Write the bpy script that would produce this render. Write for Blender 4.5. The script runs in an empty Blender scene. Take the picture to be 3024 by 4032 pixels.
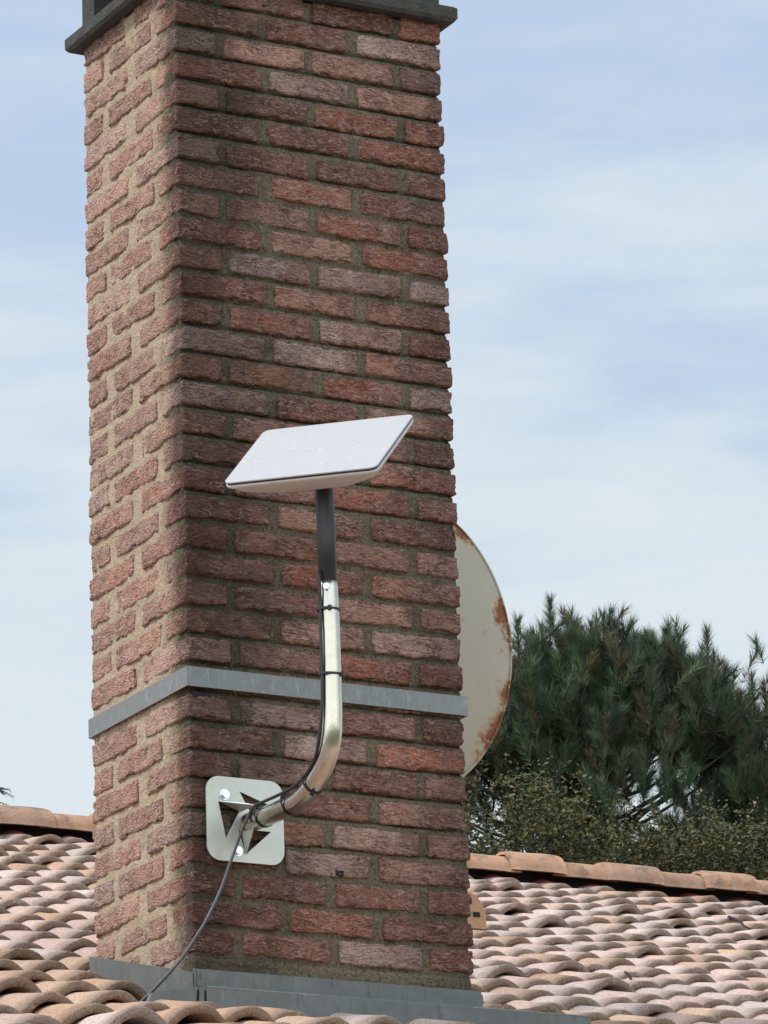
import bpy, bmesh, math, random
import numpy as np
from mathutils import Vector, Matrix

random.seed(7)
RNG = np.random.RandomState(11)
sc = bpy.context.scene
R = math.radians

# ------------------------------------------------------------------ camera
cam = bpy.data.cameras.new('camera')
camo = bpy.data.objects.new('camera', cam)
sc.collection.objects.link(camo)
cam.sensor_fit = 'VERTICAL'
cam.sensor_height = 24.0
cam.lens = 19375.65 / 4032 * 24.0
cam.clip_start = 0.1
cam.clip_end = 3000
RT = Vector((0.87807377, -0.47757453, -0.0301499))
UP = Vector((-0.1147309, -0.27127623, 0.95563907))
FW = Vector((0.46456783, 0.83566248, 0.2929931))
m = Matrix((RT, UP, -FW)).transposed().to_4x4()
m.translation = Vector((-4.45304572, -8.87425198, -3.1087756))
camo.matrix_world = m
sc.camera = camo
sc.render.resolution_x = 768
sc.render.resolution_y = 1024

# ------------------------------------------------------------------ view
sc.view_settings.view_transform = 'Standard'
sc.view_settings.look = 'None'
sc.view_settings.gamma = 1
sc.view_settings.exposure = 0.30

# ------------------------------------------------------------------ sun + sky
SUN_EL, SUN_AZ = 52.0, -68.0            # azimuth measured from +Y towards +X
sd = Vector((math.sin(R(SUN_AZ)) * math.cos(R(SUN_EL)), math.cos(R(SUN_AZ)) * math.cos(R(SUN_EL)), math.sin(R(SUN_EL))))
sl = bpy.data.lights.new('sun', 'SUN')
sl.energy = 2.3
sl.angle = R(11)
sl.color = (1.0, 0.95, 0.88)
so = bpy.data.objects.new('sun', sl)
so.rotation_euler = (-sd).to_track_quat('-Z', 'Y').to_euler()
sc.collection.objects.link(so)

w = bpy.data.worlds.new('World')
sc.world = w
w.use_nodes = True
nt = w.node_tree
nt.nodes.clear()


def N(nt, typ, **kw):
    n = nt.nodes.new(typ)
    for k, v in kw.items():
        if k.startswith('i_'):
            n.inputs[k[2:].replace('_', ' ')].default_value = v
        else:
            setattr(n, k, v)
    return n


def L(nt, a, b):
    nt.links.new(a, b)


def ramp(nt, fac, stops, interp='LINEAR'):
    r = nt.nodes.new('ShaderNodeValToRGB')
    r.color_ramp.interpolation = interp
    e = r.color_ramp.elements
    while len(e) < len(stops):
        e.new(0.5)
    for i, (p, c) in enumerate(stops):
        e[i].position = p
        e[i].color = (c if len(c) == 4 else (c[0], c[1], c[2], 1)) if hasattr(c, '__len__') else (c, c, c, 1)
    nt.links.new(fac, r.inputs[0])
    return r.outputs[0]


def mix(nt, fac, a, b, blend='MIX'):
    n = nt.nodes.new('ShaderNodeMix')
    n.data_type = 'RGBA'
    n.blend_type = blend
    for s, v in ((n.inputs[0], fac), (n.inputs[6], a), (n.inputs[7], b)):
        if hasattr(v, 'links'):
            nt.links.new(v, s)
        elif hasattr(v, '__len__'):
            s.default_value = tuple(v) if len(v) == 4 else (v[0], v[1], v[2], 1)
        else:
            s.default_value = v
    return n.outputs[2]


def math_(nt, op, a, b=None, c=None, clamp=False):
    n = nt.nodes.new('ShaderNodeMath')
    n.operation = op
    n.use_clamp = clamp
    for s, v in zip(n.inputs, (a, b, c)):
        if v is None:
            continue
        if hasattr(v, 'links'):
            nt.links.new(v, s)
        else:
            s.default_value = v
    return n.outputs[0]


def noise(nt, vec, scale, detail=4, rough=0.55, dist=0.0):
    n = nt.nodes.new('ShaderNodeTexNoise')
    n.inputs['Scale'].default_value = scale
    n.inputs['Detail'].default_value = detail
    n.inputs['Roughness'].default_value = rough
    n.inputs['Distortion'].default_value = dist
    if vec is not None:
        nt.links.new(vec, n.inputs['Vector'])
    return n.outputs['Fac']


def mapping(nt, vec, scale=(1, 1, 1), rot=(0, 0, 0), loc=(0, 0, 0)):
    n = nt.nodes.new('ShaderNodeMapping')
    n.inputs['Scale'].default_value = scale
    n.inputs['Rotation'].default_value = rot
    n.inputs['Location'].default_value = loc
    nt.links.new(vec, n.inputs['Vector'])
    return n.outputs[0]


tc = N(nt, 'ShaderNodeTexCoord')
sky = N(nt, 'ShaderNodeTexSky')
sky.sky_type = 'NISHITA'
sky.sun_disc = False
sky.sun_elevation = R(SUN_EL)
sky.sun_rotation = R(SUN_AZ)
sky.air_density = 1.0
sky.dust_density = 1.5
vec = tc.outputs['Generated']
mp = mapping(nt, vec, scale=(1, 1, 3.6), rot=(R(5), R(6), R(20)), loc=(0.3, 0.1, 0.55))
n1 = noise(nt, mp, 7.5, 5, 0.50, 0.3)
n2 = noise(nt, mapping(nt, vec, scale=(1, 1, 4.5), rot=(R(-6), R(10), 0), loc=(4, 2, 1)), 19, 5, 0.55, 0.4)
nn = math_(nt, 'ADD', math_(nt, 'MULTIPLY', n1, 0.7), math_(nt, 'MULTIPLY', n2, 0.3))
sep = N(nt, 'ShaderNodeSeparateXYZ')
L(nt, vec, sep.inputs[0])
# more veil near the horizon
low = math_(nt, 'MULTIPLY', math_(nt, 'SUBTRACT', 0.335, sep.outputs['Z']), 1.7)
fac = ramp(nt, math_(nt, 'ADD', nn, low), [(0.36, 0.0), (0.68, 1.0)], 'EASE')
cloud = mix(nt, fac, (4.30, 5.35, 6.90), (6.25, 6.95, 7.25))
# extra sky brightness added behind the camera to light the chimney front
dt = N(nt, 'ShaderNodeVectorMath', operation='DOT_PRODUCT')
L(nt, vec, dt.inputs[0])
dt.inputs[1].default_value = Vector((-0.42, -0.72, 0.55)).normalized()
fill_glow = ramp(nt, math_(nt, 'MULTIPLY_ADD', dt.outputs['Value'], 0.5, 0.5), [(0.52, 0.0), (0.86, 1.0)], 'EASE')
bright = mix(nt, 1.0, cloud, mix(nt, fill_glow, (1, 1, 1), (2.45, 2.30, 2.10)), 'MULTIPLY')
col = mix(nt, 0.90, sky.outputs[0], bright)
bg = N(nt, 'ShaderNodeBackground')
bg.inputs['Strength'].default_value = 0.1
L(nt, col, bg.inputs['Color'])
wo = N(nt, 'ShaderNodeOutputWorld')
L(nt, bg.outputs[0], wo.inputs[0])


# ------------------------------------------------------------------ helpers
def link(o):
    sc.collection.objects.link(o)
    return o


def tag(o, label=None, cat=None, group=None, kind=None):
    if label:
        o['label'] = label
    if cat:
        o['category'] = cat
    if group:
        o['group'] = group
    if kind:
        o['kind'] = kind
    return o


def empty(name, loc=(0, 0, 0)):
    o = bpy.data.objects.new(name, None)
    o.location = loc
    o.empty_display_size = 0.1
    return link(o)


def npmesh(name, V, F, mat, parent=None, tint=None, smooth=True, extra=None):
    """V (n,3) array, F list of (k,4)/(k,3) index arrays; world coordinates."""
    me = bpy.data.meshes.new(name)
    V = np.ascontiguousarray(V, dtype=np.float32)
    if not isinstance(F, list):
        F = [F]
    F = [np.asarray(f, dtype=np.int32) for f in F if len(f)]
    me.vertices.add(len(V))
    me.vertices.foreach_set('co', V.ravel())
    nl = sum(f.size for f in F)
    npoly = sum(len(f) for f in F)
    me.loops.add(nl)
    me.loops.foreach_set('vertex_index', np.concatenate([f.ravel() for f in F]))
    me.polygons.add(npoly)
    tot = np.concatenate([np.full(len(f), f.shape[1], dtype=np.int32) for f in F])
    st = np.concatenate([[0], np.cumsum(tot)[:-1]]).astype(np.int32)
    me.polygons.foreach_set('loop_start', st)
    me.polygons.foreach_set('loop_total', tot)
    me.polygons.foreach_set('use_smooth', np.full(npoly, smooth))
    me.update(calc_edges=True)
    me.validate()
    if tint is not None:
        a = me.color_attributes.new('tint', 'FLOAT_COLOR', 'POINT')
        c = np.ones((len(V), 4), dtype=np.float32)
        c[:, :3] = tint
        a.data.foreach_set('color', c.ravel())
    if extra is not None:
        a = me.attributes.new('aux', 'FLOAT', 'POINT')
        a.data.foreach_set('value', np.asarray(extra, dtype=np.float32))
    me.materials.append(mat)
    o = bpy.data.objects.new(name, me)
    if parent is not None:
        o.parent = parent
        o.matrix_parent_inverse = Matrix.Translation(-parent.location) if parent.type == 'EMPTY' else Matrix.Identity(4)
    return link(o)


def rep(o, parent):
    """world-space mesh under an Empty that has a location: keep its place"""
    o.parent = parent
    o.matrix_parent_inverse = parent.matrix_world.inverted() if False else Matrix.Translation(-Vector(parent.location))
    return o


def bmobj(name, bm, mat, parent=None, smooth=False, bevel=0.0, seg=2):
    if bevel > 0:
        bmesh.ops.bevel(bm, geom=[e for e in bm.edges if e.calc_face_angle(0) > 0.5], offset=bevel, segments=seg, affect='EDGES', clamp_overlap=True)
    bmesh.ops.recalc_face_normals(bm, faces=bm.faces)
    me = bpy.data.meshes.new(name)
    bm.to_mesh(me)
    bm.free()
    me.materials.append(mat)
    for p in me.polygons:
        p.use_smooth = smooth
    o = bpy.data.objects.new(name, me)
    link(o)
    if parent is not None:
        o.parent = parent
        o.matrix_parent_inverse = Matrix.Translation(-Vector(parent.location)) if parent.type == 'EMPTY' else Matrix.Identity(4)
    return o


def box(bm, x0, x1, y0, y1, z0, z1):
    vs = [bm.verts.new(p) for p in ((x0, y0, z0), (x1, y0, z0), (x1, y1, z0), (x0, y1, z0), (x0, y0, z1), (x1, y0, z1), (x1, y1, z1), (x0, y1, z1))]
    for f in ((0, 3, 2, 1), (4, 5, 6, 7), (0, 1, 5, 4), (1, 2, 6, 5), (2, 3, 7, 6), (3, 0, 4, 7)):
        bm.faces.new([vs[i] for i in f])
    return vs


def prism(bm, pts, d):
    """pts: list of 3D points of a planar polygon, extruded by vector d"""
    d = Vector(d)
    a = [bm.verts.new(Vector(p)) for p in pts]
    b = [bm.verts.new(Vector(p) + d) for p in pts]
    bm.faces.new(a)
    bm.faces.new(list(reversed(b)))
    n = len(a)
    for i in range(n):
        bm.faces.new((a[i], b[i], b[(i + 1) % n], a[(i + 1) % n]))


def smooth_path(P, n=8):
    """Catmull-Rom through points"""
    P = [Vector(p) for p in P]
    Q = [P[0] * 2 - P[1]] + P + [P[-1] * 2 - P[-2]]
    out = []
    for i in range(1, len(Q) - 2):
        for k in range(n):
            t = k / n
            a, b, c, d = Q[i - 1], Q[i], Q[i + 1], Q[i + 2]
            out.append(0.5 * ((2 * b) + (c - a) * t + (2 * a - 5 * b + 4 * c - d) * t * t + (3 * b - a - 3 * c + d) * t ** 3))
    out.append(P[-1])
    return out


def tube_np(P, rad, n=16, cap=True):
    P = [Vector(p) for p in P]
    if not hasattr(rad, '__len__'):
        rad = [rad] * len(P)
    V = []
    t0 = (P[1] - P[0]).normalized()
    ref = Vector((0, 0, 1)) if abs(t0.z) < 0.9 else Vector((1, 0, 0))
    u = t0.cross(ref).normalized()
    for i, p in enumerate(P):
        t = (P[min(i + 1, len(P) - 1)] - P[max(i - 1, 0)]).normalized()
        u = (u - t * u.dot(t)).normalized()
        v = t.cross(u)
        for k in range(n):
            a = 2 * math.pi * k / n
            V.append(p + (u * math.cos(a) + v * math.sin(a)) * rad[i])
    F = []
    for i in range(len(P) - 1):
        for k in range(n):
            F.append((i * n + k, i * n + (k + 1) % n, (i + 1) * n + (k + 1) % n, (i + 1) * n + k))
    V = [tuple(v) for v in V]
    T = []
    if cap:
        V.append(tuple(P[0]))
        V.append(tuple(P[-1]))
        c0, c1 = len(V) - 2, len(V) - 1
        for k in range(n):
            T.append((c0, (k + 1) % n, k))
            b = (len(P) - 1) * n
            T.append((c1, b + k, b + (k + 1) % n))
    return V, F, T


def tube(name, P, rad, mat, parent=None, n=16):
    V, F, T = tube_np(P, rad, n)
    return npmesh(name, np.array(V), [np.array(F), np.array(T)], mat, parent)


# value noise in numpy
def _hash(ix, iy, iz):
    h = (ix * 374761393 + iy * 668265263 + iz * 2147483647 + 144665) & 0xffffffff
    h = ((h ^ (h >> 13)) * 1274126177) & 0xffffffff
    h = h ^ (h >> 16)
    return (h & 0xffff) / 65535.0


def vnoise(P):
    P = np.asarray(P, dtype=np.float64)
    i = np.floor(P).astype(np.int64)
    f = P - i
    f = f * f * (3 - 2 * f)
    r = 0
    for dx in (0, 1):
        for dy in (0, 1):
            for dz in (0, 1):
                wgt = (f[:, 0] if dx else 1 - f[:, 0]) * (f[:, 1] if dy else 1 - f[:, 1]) * (f[:, 2] if dz else 1 - f[:, 2])
                r = r + wgt * _hash(i[:, 0] + dx, i[:, 1] + dy, i[:, 2] + dz)
    return r * 2 - 1


def fbm(P, o=3):
    r = 0
    a = 1.0
    for k in range(o):
        r = r + a * vnoise(P * (2.03 ** k) + 17.3 * k)
        a *= 0.5
    return r


# ------------------------------------------------------------------ materials
def mat(name):
    mt = bpy.data.materials.new(name)
    mt.use_nodes = True
    nt = mt.node_tree
    nt.nodes.clear()
    out = nt.nodes.new('ShaderNodeOutputMaterial')
    b = nt.nodes.new('ShaderNodeBsdfPrincipled')
    nt.links.new(b.outputs[0], out.inputs[0])
    return mt, nt, b


def setb(b, nt, col=None, rough=None, metal=None, bump=None, bump_d=0.001, bump_s=1.0, spec=None):
    def put(sock, v):
        if v is None:
            return
        if hasattr(v, 'links'):
            nt.links.new(v, sock)
        elif hasattr(v, '__len__'):
            sock.default_value = (v[0], v[1], v[2], 1)
        else:
            sock.default_value = v
    put(b.inputs['Base Color'], col)
    put(b.inputs['Roughness'], rough)
    put(b.inputs['Metallic'], metal)
    if spec is not None:
        b.inputs['Specular IOR Level'].default_value = spec
    if bump is not None:
        bn = nt.nodes.new('ShaderNodeBump')
        bn.inputs['Strength'].default_value = bump_s
        bn.inputs['Distance'].default_value = bump_d
        nt.links.new(bump, bn.inputs['Height'])
        nt.links.new(bn.outputs[0], b.inputs['Normal'])


def coords(nt):
    return nt.nodes.new('ShaderNodeTexCoord').outputs['Object']


def geo_xyz(nt):
    s = nt.nodes.new('ShaderNodeSeparateXYZ')
    nt.links.new(coords(nt), s.inputs[0])
    return s.outputs


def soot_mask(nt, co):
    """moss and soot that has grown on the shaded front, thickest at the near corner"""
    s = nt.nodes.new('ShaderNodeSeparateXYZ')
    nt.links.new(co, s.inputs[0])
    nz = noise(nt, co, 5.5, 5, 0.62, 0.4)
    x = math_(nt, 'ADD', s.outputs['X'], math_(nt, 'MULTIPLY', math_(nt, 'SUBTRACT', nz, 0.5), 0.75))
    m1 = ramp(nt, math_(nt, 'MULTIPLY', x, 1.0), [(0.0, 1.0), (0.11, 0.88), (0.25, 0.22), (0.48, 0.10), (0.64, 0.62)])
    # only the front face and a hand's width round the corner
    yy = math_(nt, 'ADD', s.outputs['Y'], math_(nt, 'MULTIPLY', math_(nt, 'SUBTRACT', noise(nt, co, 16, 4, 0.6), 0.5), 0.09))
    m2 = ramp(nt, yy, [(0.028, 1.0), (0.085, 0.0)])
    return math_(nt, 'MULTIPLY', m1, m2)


# brick
M_brick, nt, b = mat('brick')
co = coords(nt)
at = N(nt, 'ShaderNodeAttribute', attribute_name='tint')
big = noise(nt, co, 17, 5, 0.6, 0.6)
fine = noise(nt, mapping(nt, co, scale=(1, 1, 1.8)), 85, 6, 0.68, 1.2)
grit = noise(nt, co, 420, 3, 0.6)
c = mix(nt, ramp(nt, big, [(0.36, 0.0), (0.66, 0.75)]), at.outputs['Color'], mix(nt, 0.45, at.outputs['Color'], (0.46, 0.31, 0.27), 'MIX'))
med = noise(nt, mapping(nt, co, scale=(1, 1, 2.2)), 42, 5, 0.7, 1.6)
c = mix(nt, ramp(nt, med, [(0.50, 0.0), (0.64, 0.65)]), c, (0.74, 0.55, 0.49))
c = mix(nt, ramp(nt, med, [(0.36, 0.6), (0.46, 0.0)]), c, (0.20, 0.085, 0.06))
c = mix(nt, ramp(nt, fine, [(0.55, 0.0), (0.72, 0.38)]), c, (0.66, 0.48, 0.40))
c = mix(nt, ramp(nt, fine, [(0.30, 0.7), (0.42, 0.0)]), c, (0.13, 0.055, 0.04))
c = mix(nt, ramp(nt, grit, [(0.30, 0.32), (0.45, 0.0)]), c, (0.09, 0.055, 0.045))
c = mix(nt, ramp(nt, noise(nt, co, 240, 2, 0.5), [(0.76, 0.0), (0.80, 0.85)]), c, (0.55, 0.50, 0.44))
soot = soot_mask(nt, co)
# sunlit paleness painted into bricks off the front, along with dusty mortar smear
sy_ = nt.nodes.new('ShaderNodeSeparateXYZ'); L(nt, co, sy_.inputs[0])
off_front = ramp(nt, math_(nt, 'ADD', sy_.outputs['Y'], math_(nt, 'MULTIPLY', math_(nt, 'SUBTRACT', noise(nt, co, 12, 4, 0.6), 0.5), 0.10)), [(0.02, 0.0), (0.10, 1.0)])
lit_tan = math_(nt, 'MULTIPLY', off_front, ramp(nt, noise(nt, co, 21, 5, 0.65, 0.6), [(0.35, 0.18), (0.65, 0.68)]))
c = mix(nt, lit_tan, c, (0.72, 0.50, 0.40))
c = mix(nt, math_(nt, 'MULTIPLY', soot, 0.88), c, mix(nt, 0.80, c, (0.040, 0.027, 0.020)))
crk = N(nt, 'ShaderNodeTexVoronoi', feature='DISTANCE_TO_EDGE')
crk.inputs['Scale'].default_value = 22
wv = nt.nodes.new('ShaderNodeMix'); wv.data_type = 'VECTOR'
wv.inputs[0].default_value = 0.25
nc = nt.nodes.new('ShaderNodeTexNoise'); nc.inputs['Scale'].default_value = 22; nc.inputs['Detail'].default_value = 4
mpc = mapping(nt, co, scale=(0.75, 0.75, 1.9))
L(nt, mpc, nc.inputs['Vector'])
L(nt, mpc, wv.inputs[4]); L(nt, nc.outputs['Color'], wv.inputs[5])
L(nt, wv.outputs[1], crk.inputs['Vector'])
gate = ramp(nt, noise(nt, co, 26, 2, 0.5), [(0.45, 0.0), (0.58, 1.0)])
ck = math_(nt, 'MULTIPLY', ramp(nt, crk.outputs['Distance'], [(0.0, 1.0), (0.045, 0.0)]), gate)
c = mix(nt, math_(nt, 'MULTIPLY', ck, 0.7), c, (0.075, 0.035, 0.03))
# folded creases of sand-moulded clay
wav = N(nt, 'ShaderNodeTexWave', wave_type='BANDS', bands_direction='DIAGONAL')
for k_, v_ in (('Scale', 11.0), ('Distortion', 17.0), ('Detail', 4.0), ('Detail Scale', 2.2), ('Detail Roughness', 0.62)):
    wav.inputs[k_].default_value = v_
L(nt, mapping(nt, co, scale=(1, 1, 2.6), rot=(0, R(18), 0)), wav.inputs['Vector'])
gate2 = ramp(nt, noise(nt, co, 15, 3, 0.55), [(0.44, 0.0), (0.60, 1.0)])
crease = math_(nt, 'MULTIPLY', ramp(nt, wav.outputs['Fac'], [(0.0, 1.0), (0.16, 0.0)]), gate2)
c = mix(nt, math_(nt, 'MULTIPLY', crease, 0.82), c, (0.060, 0.026, 0.020))
c = mix(nt, math_(nt, 'MULTIPLY', ramp(nt, wav.outputs['Fac'], [(0.80, 0.0), (1.0, 0.35)]), gate2), c, (0.66, 0.46, 0.38))
h = math_(nt, 'ADD', math_(nt, 'ADD', math_(nt, 'MULTIPLY_ADD', wav.outputs['Fac'], 0.9, math_(nt, 'MULTIPLY', math_(nt, 'ADD', fine, med), 1.0)), math_(nt, 'MULTIPLY', grit, 0.35)), math_(nt, 'MULTIPLY', ck, -0.9))
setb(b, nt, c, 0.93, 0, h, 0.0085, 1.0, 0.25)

# mortar
M_mortar, nt, b = mat('mortar')
co = coords(nt)
s = nt.nodes.new('ShaderNodeSeparateXYZ'); L(nt, co, s.inputs[0])
n_a = noise(nt, co, 60, 5, 0.65)
n_b = noise(nt, co, 150, 4, 0.7)
sandy = mix(nt, n_a, (0.44, 0.33, 0.23), (0.62, 0.50, 0.37))
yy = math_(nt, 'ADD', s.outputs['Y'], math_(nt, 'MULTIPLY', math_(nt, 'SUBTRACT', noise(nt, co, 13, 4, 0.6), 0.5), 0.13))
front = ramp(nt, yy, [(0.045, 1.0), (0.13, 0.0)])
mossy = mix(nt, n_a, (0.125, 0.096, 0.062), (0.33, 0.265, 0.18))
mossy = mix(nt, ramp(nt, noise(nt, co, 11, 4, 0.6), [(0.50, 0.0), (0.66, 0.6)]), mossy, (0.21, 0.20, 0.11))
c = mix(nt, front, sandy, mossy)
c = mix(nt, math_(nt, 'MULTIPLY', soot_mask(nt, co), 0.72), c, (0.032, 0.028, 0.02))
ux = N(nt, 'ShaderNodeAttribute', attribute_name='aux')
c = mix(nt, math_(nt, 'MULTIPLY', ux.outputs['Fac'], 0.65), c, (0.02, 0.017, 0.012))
c = mix(nt, math_(nt, 'MULTIPLY', ramp(nt, n_b, [(0.36, 0.8), (0.50, 0.0)]), math_(nt, 'MULTIPLY_ADD', front, 0.75, 0.25)), c, (0.05, 0.042, 0.03))
c = mix(nt, ramp(nt, n_b, [(0.60, 0.0), (0.74, 0.55)]), c, (0.60, 0.54, 0.42))
setb(b, nt, c, 0.97, 0, math_(nt, 'ADD', n_a, math_(nt, 'MULTIPLY', n_b, 0.8)), 0.011, 1.0, 0.2)

# weathered cement for the chimney crown
M_crown, nt, b = mat('weathered_cement')
co = coords(nt)
c = mix(nt, noise(nt, co, 30, 5, 0.65), (0.035, 0.034, 0.031), (0.105, 0.10, 0.090))
c = mix(nt, ramp(nt, noise(nt, co, 110, 4, 0.6), [(0.6, 0.0), (0.75, 0.45)]), c, (0.19, 0.18, 0.165))
setb(b, nt, c, 0.95, 0, noise(nt, co, 120, 5, 0.6), 0.005, 1.0, 0.2)

M_black, nt, b = mat('void_black')  # flat black painting the dark inside joints, vent slots and crown
setb(b, nt, (0.012, 0.011, 0.011), 0.9)

# lead / zinc
M_zinc, nt, b = mat('weathered_zinc')
co = coords(nt)
c = mix(nt, noise(nt, co, 14, 6, 0.65, 0.6), (0.085, 0.094, 0.092), (0.19, 0.20, 0.19))
c = mix(nt, ramp(nt, noise(nt, mapping(nt, co, scale=(3, 3, 0.7)), 22, 5, 0.6), [(0.56, 0.0), (0.72, 0.55)]), c, (0.05, 0.055, 0.057))
c = mix(nt, ramp(nt, noise(nt, mapping(nt, co, scale=(4, 4, 0.5)), 13, 4, 0.6), [(0.62, 0.0), (0.74, 0.3)]), c, (0.30, 0.30, 0.28))
c = mix(nt, ramp(nt, noise(nt, co, 160, 3, 0.6), [(0.66, 0.0), (0.76, 0.35)]), c, (0.42, 0.43, 0.41))
setb(b, nt, c, 0.62, 0.25, noise(nt, co, 20, 4, 0.5), 0.006, 0.6)

# galvanised strap
M_galv, nt, b = mat('galvanised_steel')
co = coords(nt)
c = mix(nt, noise(nt, mapping(nt, co, scale=(1, 1, 0.25)), 70, 5, 0.7), (0.17, 0.185, 0.185), (0.27, 0.285, 0.28))
c = mix(nt, ramp(nt, noise(nt, mapping(nt, co, scale=(6, 6, 1)), 40, 4, 0.6), [(0.56, 0.0), (0.70, 0.6)]), c, (0.42, 0.44, 0.43))
c = mix(nt, ramp(nt, noise(nt, mapping(nt, co, scale=(5, 5, 0.8)), 26, 5, 0.7), [(0.60, 0.0), (0.74, 0.6)]), c, (0.10, 0.11, 0.11))
setb(b, nt, c, 0.6, 0.45, noise(nt, co, 30, 3, 0.5), 0.003, 0.5)

# stainless pipe
M_pipe, nt, b = mat('brushed_stainless')
co = coords(nt)
rg = mix(nt, noise(nt, mapping(nt, co, scale=(2, 2, 0.5)), 40, 5, 0.6), (0.19, 0.19, 0.19), (0.30, 0.30, 0.30))
c = mix(nt, noise(nt, co, 25, 4, 0.6), (0.52, 0.495, 0.41), (0.70, 0.67, 0.575))
c = mix(nt, ramp(nt, noise(nt, mapping(nt, co, scale=(1, 1, 0.4)), 30, 5, 0.65, 1.0), [(0.60, 0.0), (0.72, 0.45)]), c, (0.34, 0.29, 0.22))
setb(b, nt, c, rg, 1.0, noise(nt, co, 45, 3, 0.5), 0.0015, 0.5)

M_plate, nt, b = mat('zinc_plate')
co = coords(nt)
c = mix(nt, noise(nt, co, 20, 5, 0.65), (0.47, 0.49, 0.44), (0.63, 0.64, 0.58))
c = mix(nt, ramp(nt, noise(nt, mapping(nt, co, scale=(1, 1, 0.5)), 16, 4, 0.6, 0.8), [(0.58, 0.0), (0.74, 0.5)]), c, (0.33, 0.34, 0.30))
setb(b, nt, c, 0.45, 0.6, noise(nt, co, 28, 3, 0.5), 0.003, 0.5)

M_bolt, nt, b = mat('bright_bolt')
setb(b, nt, (0.78, 0.82, 0.88), 0.28, 0.95)

M_mast, nt, b = mat('dark_coated_mast')
co = coords(nt)
setb(b, nt, mix(nt, noise(nt, co, 60, 3, 0.5), (0.016, 0.020, 0.022), (0.028, 0.033, 0.036)), 0.38, 0.1, noise(nt, co, 200, 2, 0.5), 0.0004, 0.5)

M_tie, nt, b = mat('black_nylon')
setb(b, nt, (0.010, 0.010, 0.014), 0.45)

M_cable, nt, b = mat('grey_cable')
co = coords(nt)
s = nt.nodes.new('ShaderNodeSeparateXYZ'); L(nt, co, s.inputs[0])
onpipe = ramp(nt, math_(nt, 'ADD', s.outputs['Y'], 1.0), [(0.912, 1.0), (0.932, 0.0)])
setb(b, nt, mix(nt, onpipe, mix(nt, noise(nt, co, 90, 3, 0.5), (0.045, 0.047, 0.054), (0.085, 0.088, 0.096)), (0.020, 0.018, 0.024)), 0.5, 0, noise(nt, co, 300, 2, 0.5), 0.0005, 0.5)
M_cabled, nt, b = mat('dark_cable')
setb(b, nt, (0.022, 0.020, 0.026), 0.45)

# antenna
M_white, nt, b = mat('wet_white_panel')
co = coords(nt)
sp = mapping(nt, co, scale=(0.55, 1.6, 1))
v = N(nt, 'ShaderNodeTexVoronoi')
v.inputs['Scale'].default_value = 80
L(nt, sp, v.inputs['Vector'])
drop = math_(nt, 'MULTIPLY', ramp(nt, v.outputs['Distance'], [(0.14, 1.0), (0.30, 0.0)]), ramp(nt, N(nt, 'ShaderNodeSeparateColor').outputs[0] if False else noise(nt, co, 30, 3, 0.6), [(0.50, 0.0), (0.60, 1.0)]))
c = mix(nt, noise(nt, co, 9, 3, 0.5), (0.405, 0.40, 0.41), (0.455, 0.445, 0.455))
c = mix(nt, math_(nt, 'MULTIPLY', drop, 0.6), c, (0.86, 0.87, 0.88))
setb(b, nt, c, mix(nt, drop, (0.55, 0.55, 0.55), (0.15, 0.15, 0.15)), 0, drop, 0.002, 0.6)
M_shell, nt, b = mat('white_plastic_shell')
co = coords(nt)
c = mix(nt, ramp(nt, noise(nt, co, 45, 5, 0.7, 1.0), [(0.56, 0.0), (0.72, 0.5)]), (0.56, 0.515, 0.475), (0.38, 0.34, 0.29))
setb(b, nt, c, 0.5)
M_gasket, nt, b = mat('dark_gasket')
setb(b, nt, (0.030, 0.025, 0.055), 0.5)

# rusty dish
M_dish, nt, b = mat('rusted_dish_paint')
co = coords(nt)
aux = N(nt, 'ShaderNodeAttribute', attribute_name='aux')    # 0 centre .. 1 rim
base = mix(nt, noise(nt, co, 9, 5, 0.6), (0.36, 0.325, 0.25), (0.46, 0.42, 0.335))
patch = noise(nt, mapping(nt, co, loc=(3.1, 0, 7.3)), 8.5, 4, 0.55, 0.5)
edge = ramp(nt, aux.outputs['Fac'], [(0.80, 0.0), (0.995, 0.225)])
rr = math_(nt, 'ADD', math_(nt, 'ADD', patch, edge), math_(nt, 'MULTIPLY', math_(nt, 'SUBTRACT', noise(nt, co, 48, 5, 0.7), 0.5), 0.62))
spots = None
for (px_, pz_, rd_, am_) in ((1.155, 0.265, 0.080, 0.20), (1.240, 0.085, 0.050, 0.15), (1.255, -0.115, 0.055, 0.14), (1.195, -0.10, 0.030, 0.14)):
    dn_ = N(nt, 'ShaderNodeVectorMath', operation='DISTANCE')
    L(nt, mapping(nt, co, scale=(1, 0, 1)), dn_.inputs[0])
    dn_.inputs[1].default_value = (px_, 0, pz_)
    v_ = math_(nt, 'MULTIPLY', math_(nt, 'SUBTRACT', 1.0, math_(nt, 'DIVIDE', dn_.outputs['Value'], rd_), clamp=True), am_)
    spots = v_ if spots is None else math_(nt, 'ADD', spots, v_)
rr = math_(nt, 'ADD', rr, spots)
rust = ramp(nt, rr, [(0.715, 0.0), (0.80, 1.0)])
halo = ramp(nt, rr, [(0.63, 0.0), (0.76, 0.8)])
c = mix(nt, halo, base, (0.40, 0.22, 0.10))
rc = mix(nt, noise(nt, co, 70, 5, 0.7), (0.060, 0.020, 0.015), (0.36, 0.125, 0.040))
c = mix(nt, rust, c, rc)
c = mix(nt, ramp(nt, noise(nt, co, 62, 4, 0.7), [(0.70, 0.0), (0.75, 0.8)]), c, (0.09, 0.085, 0.06))
setb(b, nt, c, 0.7, 0, math_(nt, 'ADD', rust, noise(nt, co, 60, 4, 0.6)), 0.002, 0.7)

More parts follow.
